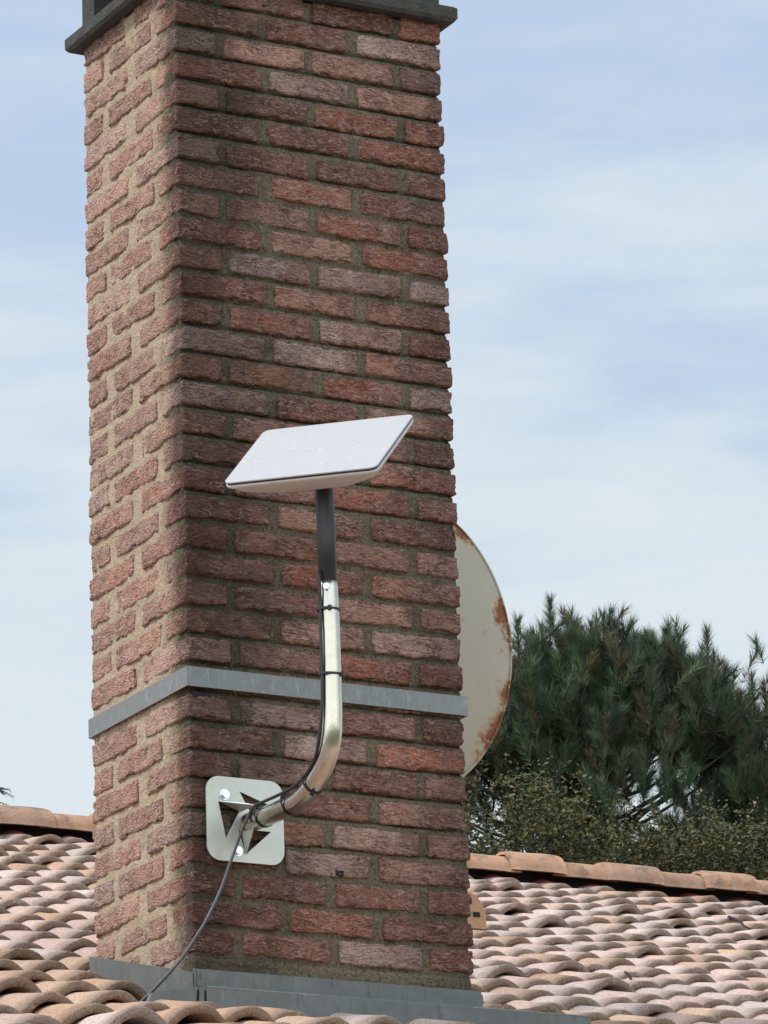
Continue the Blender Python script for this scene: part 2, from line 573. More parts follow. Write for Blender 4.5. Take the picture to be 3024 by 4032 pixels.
# roof tiles
M_tile, nt, b = mat('clay_tile')
co = coords(nt)
at = N(nt, 'ShaderNodeAttribute', attribute_name='tint')
lip = N(nt, 'ShaderNodeAttribute', attribute_name='aux')
na = noise(nt, co, 24, 6, 0.65, 0.5)
nb = noise(nt, co, 210, 4, 0.65)
c = mix(nt, ramp(nt, na, [(0.38, 0.0), (0.68, 0.75)]), at.outputs['Color'], mix(nt, 0.5, at.outputs['Color'], (0.70, 0.55, 0.49)))
c = mix(nt, ramp(nt, noise(nt, co, 40, 6, 0.75, 0.8), [(0.54, 0.0), (0.68, 0.48)]), c, (0.24, 0.190, 0.155))
c = mix(nt, ramp(nt, nb, [(0.34, 0.7), (0.48, 0.0)]), c, (0.15, 0.11, 0.085))
c = mix(nt, ramp(nt, noise(nt, co, 90, 5, 0.75), [(0.58, 0.0), (0.68, 0.5)]), c, (0.74, 0.68, 0.60))
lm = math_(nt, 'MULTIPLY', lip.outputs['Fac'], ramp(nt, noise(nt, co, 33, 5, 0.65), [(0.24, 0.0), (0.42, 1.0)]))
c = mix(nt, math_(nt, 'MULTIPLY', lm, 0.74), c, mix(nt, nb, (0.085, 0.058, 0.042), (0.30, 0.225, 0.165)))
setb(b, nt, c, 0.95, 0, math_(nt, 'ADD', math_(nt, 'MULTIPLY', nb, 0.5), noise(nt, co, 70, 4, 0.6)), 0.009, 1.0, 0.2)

M_ridge, nt, b = mat('ridge_clay')
co = coords(nt)
na = noise(nt, co, 16, 6, 0.65, 0.4)
nb = noise(nt, co, 170, 4, 0.65)
at = N(nt, 'ShaderNodeAttribute', attribute_name='tint')
c = mix(nt, ramp(nt, na, [(0.35, 0.0), (0.65, 1.0)]), at.outputs['Color'], mix(nt, 0.5, at.outputs['Color'], (0.55, 0.38, 0.27)))
c = mix(nt, ramp(nt, noise(nt, co, 11, 6, 0.72, 0.5), [(0.50, 0.0), (0.64, 0.8)]), c, (0.17, 0.14, 0.11))
c = mix(nt, ramp(nt, nb, [(0.32, 0.4), (0.45, 0.0)]), c, (0.16, 0.09, 0.06))
setb(b, nt, c, 0.95, 0, nb, 0.004, 0.9, 0.2)

M_comb, nt, b = mat('red_ridge_comb')
co = coords(nt)
setb(b, nt, mix(nt, noise(nt, co, 60, 3, 0.6), (0.15, 0.030, 0.022), (0.30, 0.075, 0.05)), 0.8)

M_vent, nt, b = mat('orange_vent_clay')
co = coords(nt)
setb(b, nt, mix(nt, noise(nt, co, 60, 4, 0.6), (0.36, 0.19, 0.10), (0.48, 0.29, 0.175)), 0.9, 0, noise(nt, co, 150, 3, 0.6), 0.003, 0.8)

M_deck, nt, b = mat('roof_underlay')
setb(b, nt, (0.010, 0.008, 0.008), 0.95)

M_twig, nt, b = mat('dead_twig')
co = coords(nt)
setb(b, nt, mix(nt, noise(nt, co, 120, 3, 0.6), (0.008, 0.007, 0.006), (0.02, 0.016, 0.014)), 0.9)

M_bark, nt, b = mat('bark')
co = coords(nt)
setb(b, nt, mix(nt, noise(nt, co, 20, 5, 0.6), (0.020, 0.016, 0.013), (0.075, 0.058, 0.045)), 0.95, 0, noise(nt, co, 35, 4, 0.6), 0.02, 0.8)


def leafmat(name, rough=0.6):
    mt, nt, b = mat(name)
    at = N(nt, 'ShaderNodeAttribute', attribute_name='tint')
    setb(b, nt, at.outputs['Color'], rough, 0, None, spec=0.3)
    return mt


M_needle = leafmat('pine_needles', 0.55)
M_leaf = leafmat('oak_leaves', 0.5)

M_ground, nt, b = mat('dry_grass_ground')
co = coords(nt)
setb(b, nt, mix(nt, noise(nt, co, 0.8, 6, 0.6), (0.06, 0.075, 0.03), (0.16, 0.14, 0.08)), 0.95)
M_wall, nt, b = mat('lime_render')
co = coords(nt)
setb(b, nt, mix(nt, noise(nt, co, 3, 5, 0.6), (0.52, 0.45, 0.35), (0.62, 0.55, 0.44)), 0.9, 0, noise(nt, co, 60, 4, 0.6), 0.004, 0.6)

# ------------------------------------------------------------------ ground
bm = bmesh.new()
vs = [bm.verts.new(p) for p in ((-900, -900, -4.75), (900, -900, -4.75), (900, 900, -4.75), (-900, 900, -4.75))]
bm.faces.new(vs)
g = bmobj('ground', bm, M_ground)
g['kind'] = 'structure'

# ------------------------------------------------------------------ chimney
W, D = 0.663, 0.470
PITCH = 0.0625
BH = 0.0485
chimney = empty('brick_chimney', (W / 2, D / 2, -1.3))
tag(chimney, 'tall red brick chimney rising from the tiled roof, mossy dark mortar on its front', 'chimney')

BR_COL = [(0.340, 0.130, 0.088), (0.385, 0.155, 0.108), (0.43, 0.190, 0.135), (0.30, 0.120, 0.082), (0.43, 0.225, 0.170),
          (0.36, 0.175, 0.128), (0.33, 0.165, 0.105), (0.47, 0.265, 0.210)]
BR_PALE = [(0.54, 0.395, 0.345), (0.50, 0.335, 0.28)]


def rounded_box(hx, hy, hz, step, r):
    """verts and quads of a box surface grid (shared verts), rounded at edges"""
    nx, ny, nz = [max(3, int(round(2 * q / step))) for q in (hx, hy, hz)]
    idx = {}
    V = []

    def vid(i, j, k):
        key = (i, j, k)
        if key not in idx:
            idx[key] = len(V)
            V.append((-hx + 2 * hx * i / nx, -hy + 2 * hy * j / ny, -hz + 2 * hz * k / nz))
        return idx[key]
    F = []
    for i in range(nx):
        for k in range(nz):
            F.append((vid(i, 0, k), vid(i + 1, 0, k), vid(i + 1, 0, k + 1), vid(i, 0, k + 1)))
            F.append((vid(i, ny, k), vid(i, ny, k + 1), vid(i + 1, ny, k + 1), vid(i + 1, ny, k)))
    for j in range(ny):
        for k in range(nz):
            F.append((vid(0, j, k), vid(0, j, k + 1), vid(0, j + 1, k + 1), vid(0, j + 1, k)))
            F.append((vid(nx, j, k), vid(nx, j + 1, k), vid(nx, j + 1, k + 1), vid(nx, j, k + 1)))
    for i in range(nx):
        for j in range(ny):
            F.append((vid(i, j, 0), vid(i, j + 1, 0), vid(i + 1, j + 1, 0), vid(i + 1, j, 0)))
            F.append((vid(i, j, nz), vid(i + 1, j, nz), vid(i + 1, j + 1, nz), vid(i, j + 1, nz)))
    V = np.array(V)
    inner = np.array([hx - r, hy - r, hz - r])
    cpt = np.clip(V, -inner, inner)
    d = V - cpt
    n = np.linalg.norm(d, axis=1, keepdims=True)
    Nn = d / np.maximum(n, 1e-9)
    Vr = cpt + Nn * r
    return Vr, np.array(F), Nn


_cache = {}
BV, BF, BT = [], [], []
nbv = 0


def add_brick(x0, x1, y0, y1, z0, z1, fine=True, pale=0.0):
    global nbv
    hx, hy, hz = (x1 - x0) / 2, (y1 - y0) / 2, (z1 - z0) / 2
    key = (round(hx, 3), round(hy, 3), fine)
    if key not in _cache:
        _cache[key] = rounded_box(key[0], key[1], hz, 0.0048 if fine else 0.016, 0.0042)
    V, F, Nn = _cache[key]
    cx, cy, cz = (x0 + x1) / 2, (y0 + y1) / 2, (z0 + z1) / 2
    off = RNG.rand(3) * 60
    P = V + off / 10
    # worn outline: edges wander
    lo = fbm((V + off) * np.array([22, 22, 30]), 2)
    wr = fbm((V + off) * np.array([55, 55, 120]) + lo[:, None] * 1.6, 3)      # folded sand-moulded creases
    amp = 0.0032 * RNG.uniform(0.5, 1.3)
    disp = lo * 0.0022 + (-np.abs(wr) + 0.35) * amp
    en = np.abs(V) / np.array([hx, hy, hz])
    edge = np.clip((np.sort(en, axis=1)[:, 1] - 0.80) / 0.2, 0, 1)          # 1 along the arrises
    chip = np.clip(fbm((V + off) * 48 + 7, 2) - 0.22, 0, 1) * edge
    disp = disp - chip * 0.013
    V2 = V + Nn * disp[:, None]
    # wandering of top and bottom arris in z
    V2[:, 2] += 0.0022 * vnoise((V + off) * 14) + 0.0012 * vnoise((V * np.array([1, 1, 0]) + off) * 40)
    a = RNG.uniform(-0.012, 0.012)
    V2 = V2 @ np.array([[1, 0, a], [0, 1, 0], [-a, 0, 1]])
    V2 += np.array([cx, cy, cz]) + RNG.uniform(-1, 1, 3) * np.array([0.0018, 0.0018, 0.0012])
    if RNG.rand() < 0.16 + pale:
        col = np.array(BR_PALE[RNG.randint(2)])
    else:
        col = np.array(BR_COL[RNG.randint(len(BR_COL))])
    col = col * RNG.uniform(0.80, 2.05) * np.array([1.05, 0.965, 0.89])
    # a second shade at one end of some bricks
    t = np.clip((V[:, 0] if hx > hy else V[:, 1]) / max(hx, hy) * 2.5 + RNG.uniform(-2, 2) + lo * 1.5, 0, 1)
    col2 = np.array(BR_COL[RNG.randint(len(BR_COL))]) * RNG.uniform(0.9, 1.2)
    cc = col[None, :] * (1 - t[:, None] * 0.6) + col2[None, :] * (t[:, None] * 0.6)
    BV.append(V2)
    BF.append(F + nbv)
    BT.append(cc)
    nbv += len(V2)


for i in range(-1, 39):
    zb = -(i - 17) * PITCH + RNG.uniform(-0.0012, 0.0012)
    zt = zb + BH
    j = lambda s=0.004: RNG.uniform(-s, s)
    if i >= 34:
        # only the left side shows courses below the front flashing line
        if i % 2 == 0:
            add_brick(0, 0.1, 0.130 + j(), 0.345 + j(), zb, zt)
            add_brick(0, 0.2, 0.374 + j(), D, zb, zt)
        else:
            add_brick(0, 0.1, 0.02, 0.210 + j(), zb, zt)
            add_brick(0, 0.1, 0.252 + j(), D, zb, zt)
        continue
    if i % 2 == 0:
        a, c_ = 0.203 + j(), 0.425 + j()
        add_brick(0, a, 0, 0.1, zb, zt)
        add_brick(a + 0.024, c_, 0.0, 0.1, zb, zt, pale=0.22 if 6 < i < 16 or i > 27 else 0.02)
        add_brick(c_ + 0.025, W, 0.0, 0.1, zb, zt)
        add_brick(0, 0.1, 0.130 + j(), 0.345 + j(), zb, zt)
        add_brick(0, 0.2, 0.374 + j(), D, zb, zt)
        add_brick(W - 0.1, W, 0.13, 0.345, zb, zt, False)
        add_brick(0.225, 0.43, D - 0.1, D, zb, zt, False)
        add_brick(0.455, W, 0.374, D, zb, zt, False)
    else:
        a, b_, c_ = 0.100 + j(), 0.318 + j(), 0.541 + j()
        add_brick(0, a, 0, 0.210 + j(), zb, zt)
        add_brick(a + 0.021, b_, 0.0, 0.1, zb, zt, pale=0.10)
        add_brick(b_ + 0.022, c_, 0.0, 0.1, zb, zt, pale=0.25 if 6 < i < 16 or i > 27 else 0.02)
        add_brick(c_ + 0.021, W, 0.0, 0.21, zb, zt)
        add_brick(0, 0.1, 0.252 + j(), D, zb, zt)
        add_brick(W - 0.1, W, 0.25, D, zb, zt, False)
        add_brick(0.12, 0.325, D - 0.1, D, zb, zt, False)
        add_brick(0.345, 0.545, D - 0.1, D, zb, zt, False)
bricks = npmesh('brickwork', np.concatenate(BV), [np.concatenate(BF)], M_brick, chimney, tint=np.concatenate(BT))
del BV, BF, BT


# mortar skin: wraps the chimney just behind the brick faces, uneven and smeared
def mortar_strip():
    ins = 0.0065
    x0, x1, y0, y1 = ins, W - ins, ins, D - ins
    st = 0.0065
    per = []
    for k in range(int((x1 - x0) / st)):
        per.append((x0 + k * st, y0, 0, -1))
    for k in range(int((y1 - y0) / st)):
        per.append((x1, y0 + k * st, 1, 0))
    for k in range(int((x1 - x0) / st)):
        per.append((x1 - k * st, y1, 0, 1))
    for k in range(int((y1 - y0) / st)):
        per.append((x0, y1 - k * st, -1, 0))
    per = np.array(per)
    zs = np.arange(-1.42, 1.168, 0.0062)
    n = len(per)
    V = np.zeros((len(zs), n, 3))
    V[:, :, 0] = per[None, :, 0]
    V[:, :, 1] = per[None, :, 1]
    V[:, :, 2] = zs[:, None]
    P = V.reshape(-1, 3)
    d = fbm(P * 38, 3) * 0.0024 + fbm(P * 9 + 5, 2) * 0.0014
    # raised smears of pointing on the left side
    Vn = np.broadcast_to(per[None, :, 2:4], (len(zs), n, 2)).reshape(-1, 2)
    left = (Vn[:, 0] < -0.5)
    d = d + np.where(left, 0.0028 + 0.0016 * np.clip(fbm(P * 17 + 40, 3), 0, 1) * 0.55, 0)
    # mortar bed at the base of the front
    base = np.clip((-0.995 - P[:, 2]) / 0.02, 0, 1) * (Vn[:, 1] < -0.5)
    d = d + base * 0.006
    # weathered beds: recessed right under each brick
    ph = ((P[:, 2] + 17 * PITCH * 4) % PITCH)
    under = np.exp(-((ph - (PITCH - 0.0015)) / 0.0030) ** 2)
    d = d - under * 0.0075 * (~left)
    P2 = P.copy()
    P2[:, 0] += Vn[:, 0] * d
    P2[:, 1] += Vn[:, 1] * d
    a = np.arange(len(zs) - 1)[:, None] * n
    k = np.arange(n)[None, :]
    k2 = (k + 1) % n
    F = np.stack([a + k, a + k2, a + n + k2, a + n + k], -1).reshape(-1, 4)
    return P2, F, under * (~left)


P2, F, und = mortar_strip()
npmesh('mortar', P2, [F], M_mortar, chimney, extra=und)

# black boxes standing in for the dark of small putlog holes
for (hx0, hx1, hy, hz0, hz1) in ((0.010, 0.052, -0.0015, -0.4575, -0.4455), (0.002, 0.030, 0.0, 0.750, 0.762), (0.337, 0.356, -0.0005, -0.8120, -0.8005)):
    bm = bmesh.new()
    box(bm, hx0, hx1, hy, 0.02, hz0, hz1)
    bmobj('joint_dark_box', bm, M_black, chimney)

# crown slab, posts, black block for the flue dark, top slab
CZ = 1.170
bm = bmesh.new()
o_ = 0.030
nseg = 26
prof = [(-o_ + 0.006, CZ), (-o_, CZ + 0.008), (-o_, CZ + 0.032), (-o_ + 0.006, CZ + 0.037)]


def ring(bm, ox, z):
    pts = []
    xs0, xs1, ys0, ys1 = ox, W - ox, ox, D - ox
    for k in range(nseg): pts.append((xs0 + (xs1 - xs0) * k / nseg, ys0))
    for k in range(nseg): pts.append((xs1, ys0 + (ys1 - ys0) * k / nseg))
    for k in range(nseg): pts.append((xs1 - (xs1 - xs0) * k / nseg, ys1))
    for k in range(nseg): pts.append((xs0, ys1 - (ys1 - ys0) * k / nseg))
    out = []
    for (x, y) in pts:
        q = np.array([[x * 18, y * 18, z * 30]])
        e = float(fbm(q, 3)[0]) * 0.0016
        out.append(bm.verts.new((x + e, y + e, z + e * 0.7)))
    return out


rings = [ring(bm, 0.02, CZ + 0.0005)] + [ring(bm, a, z) for a, z in prof] + [ring(bm, 0.04, CZ + 0.038)]
for ra, rb in zip(rings[:-1], rings[1:]):
    for k in range(len(ra)):
        bm.faces.new((ra[k], ra[(k + 1) % len(ra)], rb[(k + 1) % len(ra)], rb[k]))
bm.faces.new(list(reversed(rings[0])))
bm.faces.new(rings[-1])
bmobj('crown_slab', bm, M_crown, chimney, smooth=False)
for (px, py) in ((0.0, 0.0), (W - 0.062, 0.0), (0.0, D - 0.062), (W - 0.062, D - 0.062)):
    bm = bmesh.new()
    box(bm, px, px + 0.062, py, py + 0.062, CZ + 0.036, CZ + 0.20)
    bmobj('crown_post', bm, M_crown, chimney, bevel=0.004)
bm = bmesh.new()
box(bm, 0.14, 0.50, 0.09, D - 0.09, CZ + 0.036, CZ + 0.18)
bmobj('flue_dark', bm, M_black, chimney, bevel=0.004)
bm = bmesh.new()
box(bm, -0.04, W + 0.04, -0.04, D + 0.04, CZ + 0.202, CZ + 0.25)
bmobj('top_slab', bm, M_crown, chimney, bevel=0.006)

# metal band
bm = bmesh.new()
zb0, zb1 = -0.435, -0.3925
e = 0.0052
outer = [(-e, -e), (W + e, -e), (W + e, D + e), (-e, D + e)]
inn = [(-e + 0.0025, -e + 0.0025), (W + e - 0.0025, -e + 0.0025), (W + e - 0.0025, D + e - 0.0025), (-e + 0.0025, D + e - 0.0025)]
vo0 = [bm.verts.new((x, y, zb0)) for x, y in outer]
vo1 = [bm.verts.new((x, y, zb1)) for x, y in outer]
vi0 = [bm.verts.new((x, y, zb0)) for x, y in inn]
vi1 = [bm.verts.new((x, y, zb1)) for x, y in inn]
for k in range(4):
    k2 = (k + 1) % 4
    bm.faces.new((vo0[k], vo0[k2], vo1[k2], vo1[k]))
    bm.faces.new((vi0[k2], vi0[k], vi1[k], vi1[k2]))
    bm.faces.new((vo1[k], vo1[k2], vi1[k2], vi1[k]))
    bm.faces.new((vo0[k2], vo0[k], vi0[k], vi0[k2]))
bmobj('metal_band', bm, M_galv, chimney, bevel=0.0008)

# flashing: upstand sheets round the base
bm = bmesh.new()
box(bm, -0.0065, W + 0.008, -0.0135, -0.0095, -1.12, -1.0375)
bmobj('front_upstand', bm, M_zinc, chimney, bevel=0.001)
bm = bmesh.new()
q = [(-0.0125, -0.0135, -1.045), (-0.0125, D, -0.917), (-0.0125, D, -1.2), (-0.0125, -0.0135, -1.30)]
prism(bm, q, (0.004, 0, 0))
bmobj('side_upstand', bm, M_zinc, chimney)
bm = bmesh.new()
q = [(W + 0.008, -0.0135, -1.045), (W + 0.008, D, -0.917), (W + 0.008, D, -1.2), (W + 0.008, -0.0135, -1.30)]
prism(bm, q, (0.004, 0, 0))
bmobj('side_upstand', bm, M_zinc, chimney)
# apron in front
bm = bmesh.new()
yA = -0.034
ptsA = [(0.012, yA, -1.0770), (0.45, yA - 0.002, -1.0775), (0.915, yA, -1.0765), (0.925, yA, -1.084), (0.96, yA - 0.01, -1.24), (0.012, yA - 0.004, -1.24)]
prism(bm, ptsA, (0, 0.0185, 0))
bmobj('front_apron', bm, M_zinc, chimney, bevel=0.0012)
bm = bmesh.new()
box(bm, 0.012, 0.915, yA - 0.0012, yA + 0.0005, -1.0790, -1.0766)
bmobj('edge_highlight', bm, M_galv, chimney)  # brighter strip painting the catch light along the apron's top edge
bm = bmesh.new()
ptsA = [(-0.009, yA + 0.001, -1.0775), (-0.035, yA + 0.002, -1.0835), (-0.110, yA + 0.004, -1.0985), (-0.16, yA + 0.004, -1.24), (-0.022, yA + 0.001, -1.24)]
prism(bm, ptsA, (0, 0.0185, 0))
bmobj('corner_apron', bm, M_zinc, chimney, bevel=0.001)
bm = bmesh.new()
ptsA = [(-0.0035, yA + 0.001, -1.0785), (0.007, yA + 0.001, -1.0785), (0.0045, yA + 0.002, -1.24), (-0.0135, yA + 0.002, -1.24)]
prism(bm, ptsA, (0, 0.016, 0))
bmobj('corner_tongue', bm, M_zinc, chimney, bevel=0.001)
bm = bmesh.new()
box(bm, 0.000, 0.016, -0.0165, -0.0140, -1.074, -1.0395)
box(bm, 0.006, 0.009, -0.0190, -0.0166, -1.058, -1.049)
bmobj('folded_clip', bm, M_zinc, chimney, bevel=0.0006)

# ------------------------------------------------------------------ roof
SG = R(17.36)
Z0 = -1.100
cs, sn = math.cos(SG), math.sin(SG)
CX, TL = 0.2026, 0.1869
X0, S0 = 2.1409, 2.5588
roof = empty('tiled_roof', (3.0, 2.0, -1.0))
tag(roof, 'weathered clay canal tile roof sloping up behind the chimney to an orange ridge', 'roof')


def RP(X, s, h):
    return np.stack([X, s * cs - h * sn, Z0 + s * sn + h * cs], -1)


NU, NS = 23, 6
us = np.linspace(-0.56, 0.56, NU)


def tile_profile(u, wide, A):
    """u in metres across; crest 0, trough -A"""
    t = np.clip(np.abs(u) / (wide / 2), 0, 1)
    hump = np.where(t < 1, np.cos(t * math.pi / 2) ** 0.85, 0.0)
    tr = -0.006 * np.cos(np.clip((np.abs(u) - CX / 2) / 0.03, -1, 1) * math.pi / 2)
    return -A + A * hump + np.where(t >= 1, tr, 0)


TV, TF, TC, TA = [], [], [], []
ntv = 0
YR = 5.60
s_max = 5.60 / cs + 0.06


def add_tile(X, s, dx, lift, rotz, col, A=0.052, wide=0.152, thick=0.012, rise=0.0):
    global ntv
    u = us * CX
    ls = np.array([-0.002, 0.003, 0.010, 0.07, 0.14, 0.228])
    th = thick
    top = np.zeros((NS, NU, 3))
    bot = np.zeros((2, NU, 3))
    jit = RNG.rand(3) * 50
    for k, l in enumerate(ls):
        f = l / 0.228
        wd = wide * (1 - 0.16 * f)
        AA = A * (1 - 0.10 * f)
        h = tile_profile(u, wd, AA)
        h = h + lift * (1 - max(l, 0) / TL) + rise
        if k == 0:
            h = h - 0.0035
        top[k, :, 0] = u
        top[k, :, 1] = l
        top[k, :, 2] = h
    bot[0, :, 0] = u * 0.93
    bot[0, :, 1] = -0.001
    bot[0, :, 2] = top[1, :, 2] - th
    bot[1, :, 0] = u * 0.93
    bot[1, :, 1] = 0.09
    bot[1, :, 2] = tile_profile(u, wide * 0.9, A) + lift * (1 - 0.09 / TL) + rise - th
    G = np.concatenate([bot[::-1], top], 0).reshape(-1, 3)
    nz = fbm(G * np.array([26, 18, 26]) + jit, 2)
    G[:, 2] += nz * 0.0026
    G[:, 1] += vnoise(G * np.array([30, 0, 30]) + jit + 9) * 0.0035
    cr, sr = math.cos(rotz), math.sin(rotz)
    xx = G[:, 0] * cr - G[:, 1] * sr
    yy = G[:, 0] * sr + G[:, 1] * cr
    P = RP(X + dx + xx, s + yy, G[:, 2])
    nr = NS + 2
    a = (np.arange(nr - 1) * NU)[:, None]
    k = np.arange(NU - 1)[None, :]
    F = np.stack([a + k, a + k + 1, a + NU + k + 1, a + NU + k], -1).reshape(-1, 4)
    TV.append(P)
    TF.append(F + ntv)
    c = np.broadcast_to(col, (len(P), 3)) * (1 + 0.05 * nz[:, None])
    TC.append(c)
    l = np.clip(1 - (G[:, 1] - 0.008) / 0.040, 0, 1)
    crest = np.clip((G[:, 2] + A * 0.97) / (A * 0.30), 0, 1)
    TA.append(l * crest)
    ntv += len(P)


T_BASE = [(0.64, 0.455, 0.38), (0.66, 0.49, 0.42), (0.61, 0.43, 0.36), (0.67, 0.52, 0.46), (0.57, 0.40, 0.335), (0.63, 0.42, 0.32), (0.57, 0.46, 0.41)]
T_WARM = [(0.56, 0.345, 0.215), (0.52, 0.305, 0.185), (0.60, 0.395, 0.26)]
for i in range(-28, 32):
    X = X0 + i * CX
    cj = RNG.uniform(-0.03, 0.03)
    for jj in range(-18, 30):
        s = S0 - jj * TL + cj + RNG.uniform(-0.012, 0.012)
        if s > s_max - 0.04 or s < -2.6:
            continue
        y = s * cs
        if -0.035 < X < W + 0.035 and -0.12 < y < D + 0.02:
            continue
        if -0.20 < X < 1.0 and -0.17 < y < -0.03:
            continue
        near = math.hypot(X - 0.3, y + 0.1)
        pw = 0.75 if (near < 0.95) else 0.10
        col = np.array(T_WARM[RNG.randint(3)] if RNG.rand() < pw else T_BASE[RNG.randint(len(T_BASE))])
        col = col * RNG.uniform(0.88, 1.10)
        lift = 0.0155 + RNG.uniform(-0.003, 0.005) + (0.014 if RNG.rand() < 0.08 else 0)
        big = 1.0 if near < 1.1 and X < -0.12 else 0.0
        if big:
            lift += 0.006
        add_tile(X, s, RNG.uniform(-0.010, 0.010), lift, RNG.normal(0, 0.028), col, wide=0.152 + 0.014 * big, A=0.049 + 0.010 * big + RNG.uniform(-0.005, 0.005), thick=0.0185, rise=0.026 * max(0.0, (s - 3.3) / 2.6) + 0.004 * big)
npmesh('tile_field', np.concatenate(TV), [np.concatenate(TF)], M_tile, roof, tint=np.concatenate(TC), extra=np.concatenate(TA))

bm = bmesh.new()
q = [tuple(RP(np.array(-4.5), np.array(sx), np.array(-0.075))) for sx in (-3.0, s_max)]
q = [q[0], q[1], tuple(RP(np.array(-4.5), np.array(s_max), np.array(-0.20))), tuple(RP(np.array(-4.5), np.array(-3.0), np.array(-0.20)))]
prism(bm, q, (14.5, 0, 0))
bmobj('roof_deck', bm, M_deck, roof)
bm = bmesh.new()
yb = YR
q = [(-4.5, yb + 0.03, 0.60), (-4.5, yb + 7, 0.60 - 7 * 0.3126), (-4.5, yb + 7, 0.42 - 7 * 0.3126), (-4.5, yb + 0.03, 0.42)]
prism(bm, q, (14.5, 0, 0))
bmobj('rear_slope', bm, M_tile, roof)

# ridge tiles, laid over and under in turn
rad = 0.078
RZ = 0.695
k = 0
x = -1.5
while x < 9.0:
    ln = 0.198 + RNG.uniform(-0.006, 0.006)
    over = (k % 2 == 0)
    n = 18
    V = []
    r0 = rad + (0.0045 if over else -0.0095)
    r1 = rad + (0.0070 if over else -0.0080)
    tcol = np.array([(0.50, 0.265, 0.155), (0.44, 0.225, 0.125), (0.47, 0.27, 0.175), (0.40, 0.225, 0.145)][RNG.randint(4)]) * RNG.uniform(0.85, 1.12)
    xa, xb = (x - 0.012, x + ln + 0.012) if over else (x - 0.03, x + ln + 0.03)
    tilt = RNG.uniform(-0.004, 0.004)
    segs = 9
    jit = RNG.rand(3) * 40
    for shell in (0, 1):
        for q_ in range(segs + 1):
            t = q_ / segs
            xx = xa + (xb - xa) * t
            rr_ = (r0 * (1 - t) + r1 * t) - (0.013 if shell else 0)
            if over and not shell:
                rr_ -= 0.0035 * (1 if q_ in (0, segs) else 0)
            for a_ in range(n + 1):
                an = math.pi * a_ / n
                V.append((xx, YR + 0.022 - math.cos(an) * rr_ * 1.08, RZ + 0.004 + math.sin(an) * rr_ * 0.98 + tilt))
    V = np.array(V)
    V += (fbm(V * 16 + jit, 2) * 0.0022)[:, None] * np.array([0.4, 1, 1])
    F = []
    nn_ = n + 1
    for sh in (0, 1):
        b0 = sh * (segs + 1) * nn_
        for q_ in range(segs):
            for a_ in range(n):
                f = (b0 + q_ * nn_ + a_, b0 + (q_ + 1) * nn_ + a_, b0 + (q_ + 1) * nn_ + a_ + 1, b0 + q_ * nn_ + a_ + 1)
                F.append(f)
    S_ = (segs + 1) * nn_
    for a_ in range(n):
        F.append((a_, a_ + 1, S_ + a_ + 1, S_ + a_))
        F.append((segs * nn_ + a_, segs * nn_ + a_ + 1, S_ + segs * nn_ + a_ + 1, S_ + segs * nn_ + a_))
    for q_ in range(segs):
        F.append((q_ * nn_, (q_ + 1) * nn_, S_ + (q_ + 1) * nn_, S_ + q_ * nn_))
        F.append((q_ * nn_ + n, (q_ + 1) * nn_ + n, S_ + (q_ + 1) * nn_ + n, S_ + q_ * nn_ + n))
    npmesh('ridge_tile', V, [np.array(F)], M_ridge, roof, tint=np.broadcast_to(tcol, (len(V), 3)))
    x += ln
    k += 1
bm = bmesh.new()
box(bm, -1.6, 9.1, YR + 0.015, YR + 0.08, 0.50, RZ + 0.03)
bmobj('ridge_batten', bm, M_deck, roof)

# red comb fillers between tile crests and ridge
for i in range(-17, 32):
    X = X0 + i * CX + 0.02
    if X > 8.8:
        continue
    V, F = [], []
    nr_ = 15
    for a_ in range(nr_ + 1):
        u = -0.058 + 0.116 * a_ / nr_
        hz = 0.036 * math.cos(u / 0.058 * math.pi / 2) ** 0.8
        zz = 0.0035 * (a_ % 2)
        for (yy_, zz_) in ((YR - 0.10, -0.004 + hz), (YR + 0.01, 0.006 + hz)):
            V.append((X + u, yy_ + zz, Z0 + yy_ * math.tan(SG) + zz_ + zz * 0.6))
    for a_ in range(nr_):
        F.append((a_ * 2, a_ * 2 + 2, a_ * 2 + 3, a_ * 2 + 1))
    o = npmesh('ridge_comb', np.array(V), [np.array(F)], M_comb, roof, smooth=False)
    md = o.modifiers.new('solid', 'SOLIDIFY')
    md.thickness = 0.006

# half-round vent tile standing on the slope behind the chimney
vx, vy = 2.362, 3.0
vz = -1.060 + vy * math.tan(SG)
vr = 0.076
bm = bmesh.new()
arc = [(vx + vr * math.cos(a), vy, vz + 0.004 + vr * math.sin(a)) for a in np.linspace(0, math.pi, 25)]
arc = [(vx + vr, vy, vz - 0.03)] + arc + [(vx - vr, vy, vz - 0.03)]
prism(bm, arc, (0, 0.20, 0))
vent = bmobj('vent_tile', bm, M_vent, roof, bevel=0.003)
bm = bmesh.new()
for (a0, a1, b0, b1) in ((-0.062, 0.030, 0.040, 0.058), (-0.062, 0.024, 0.006, 0.025), (0.034, 0.056, 0.003, 0.017), (-0.03, 0.0, 0.066, 0.074)):
    box(bm, vx + a0, vx + a1, vy - 0.0025, vy + 0.004, vz + b0, vz + b1)
vs_ = bmobj('vent_slot_dark', bm, M_black, vent)
vs_.matrix_parent_inverse = Matrix.Identity(4)
vent_loc = Vector(roof.location)
vs_.location = (0, 0, 0)

# house walls under the roof
house = empty('house_wall', (3, 2, -4.7))
tag(house, 'pale rendered house wall standing below the tiled roof', 'wall')
bm = bmesh.new()
prism(bm, [(-4.2, -2.4, -4.75), (-4.2, 12.0, -4.75), (-4.2, 12.0, -1.75), (-4.2, YR, 0.30), (-4.2, -2.4, -2.12)], (13.9, 0, 0))
bmobj('wall', bm, M_wall, house)


# twigs on the roof
def roofpt(X, s, h):
    return Vector(RP(np.array(X), np.array(s), np.array(h)))


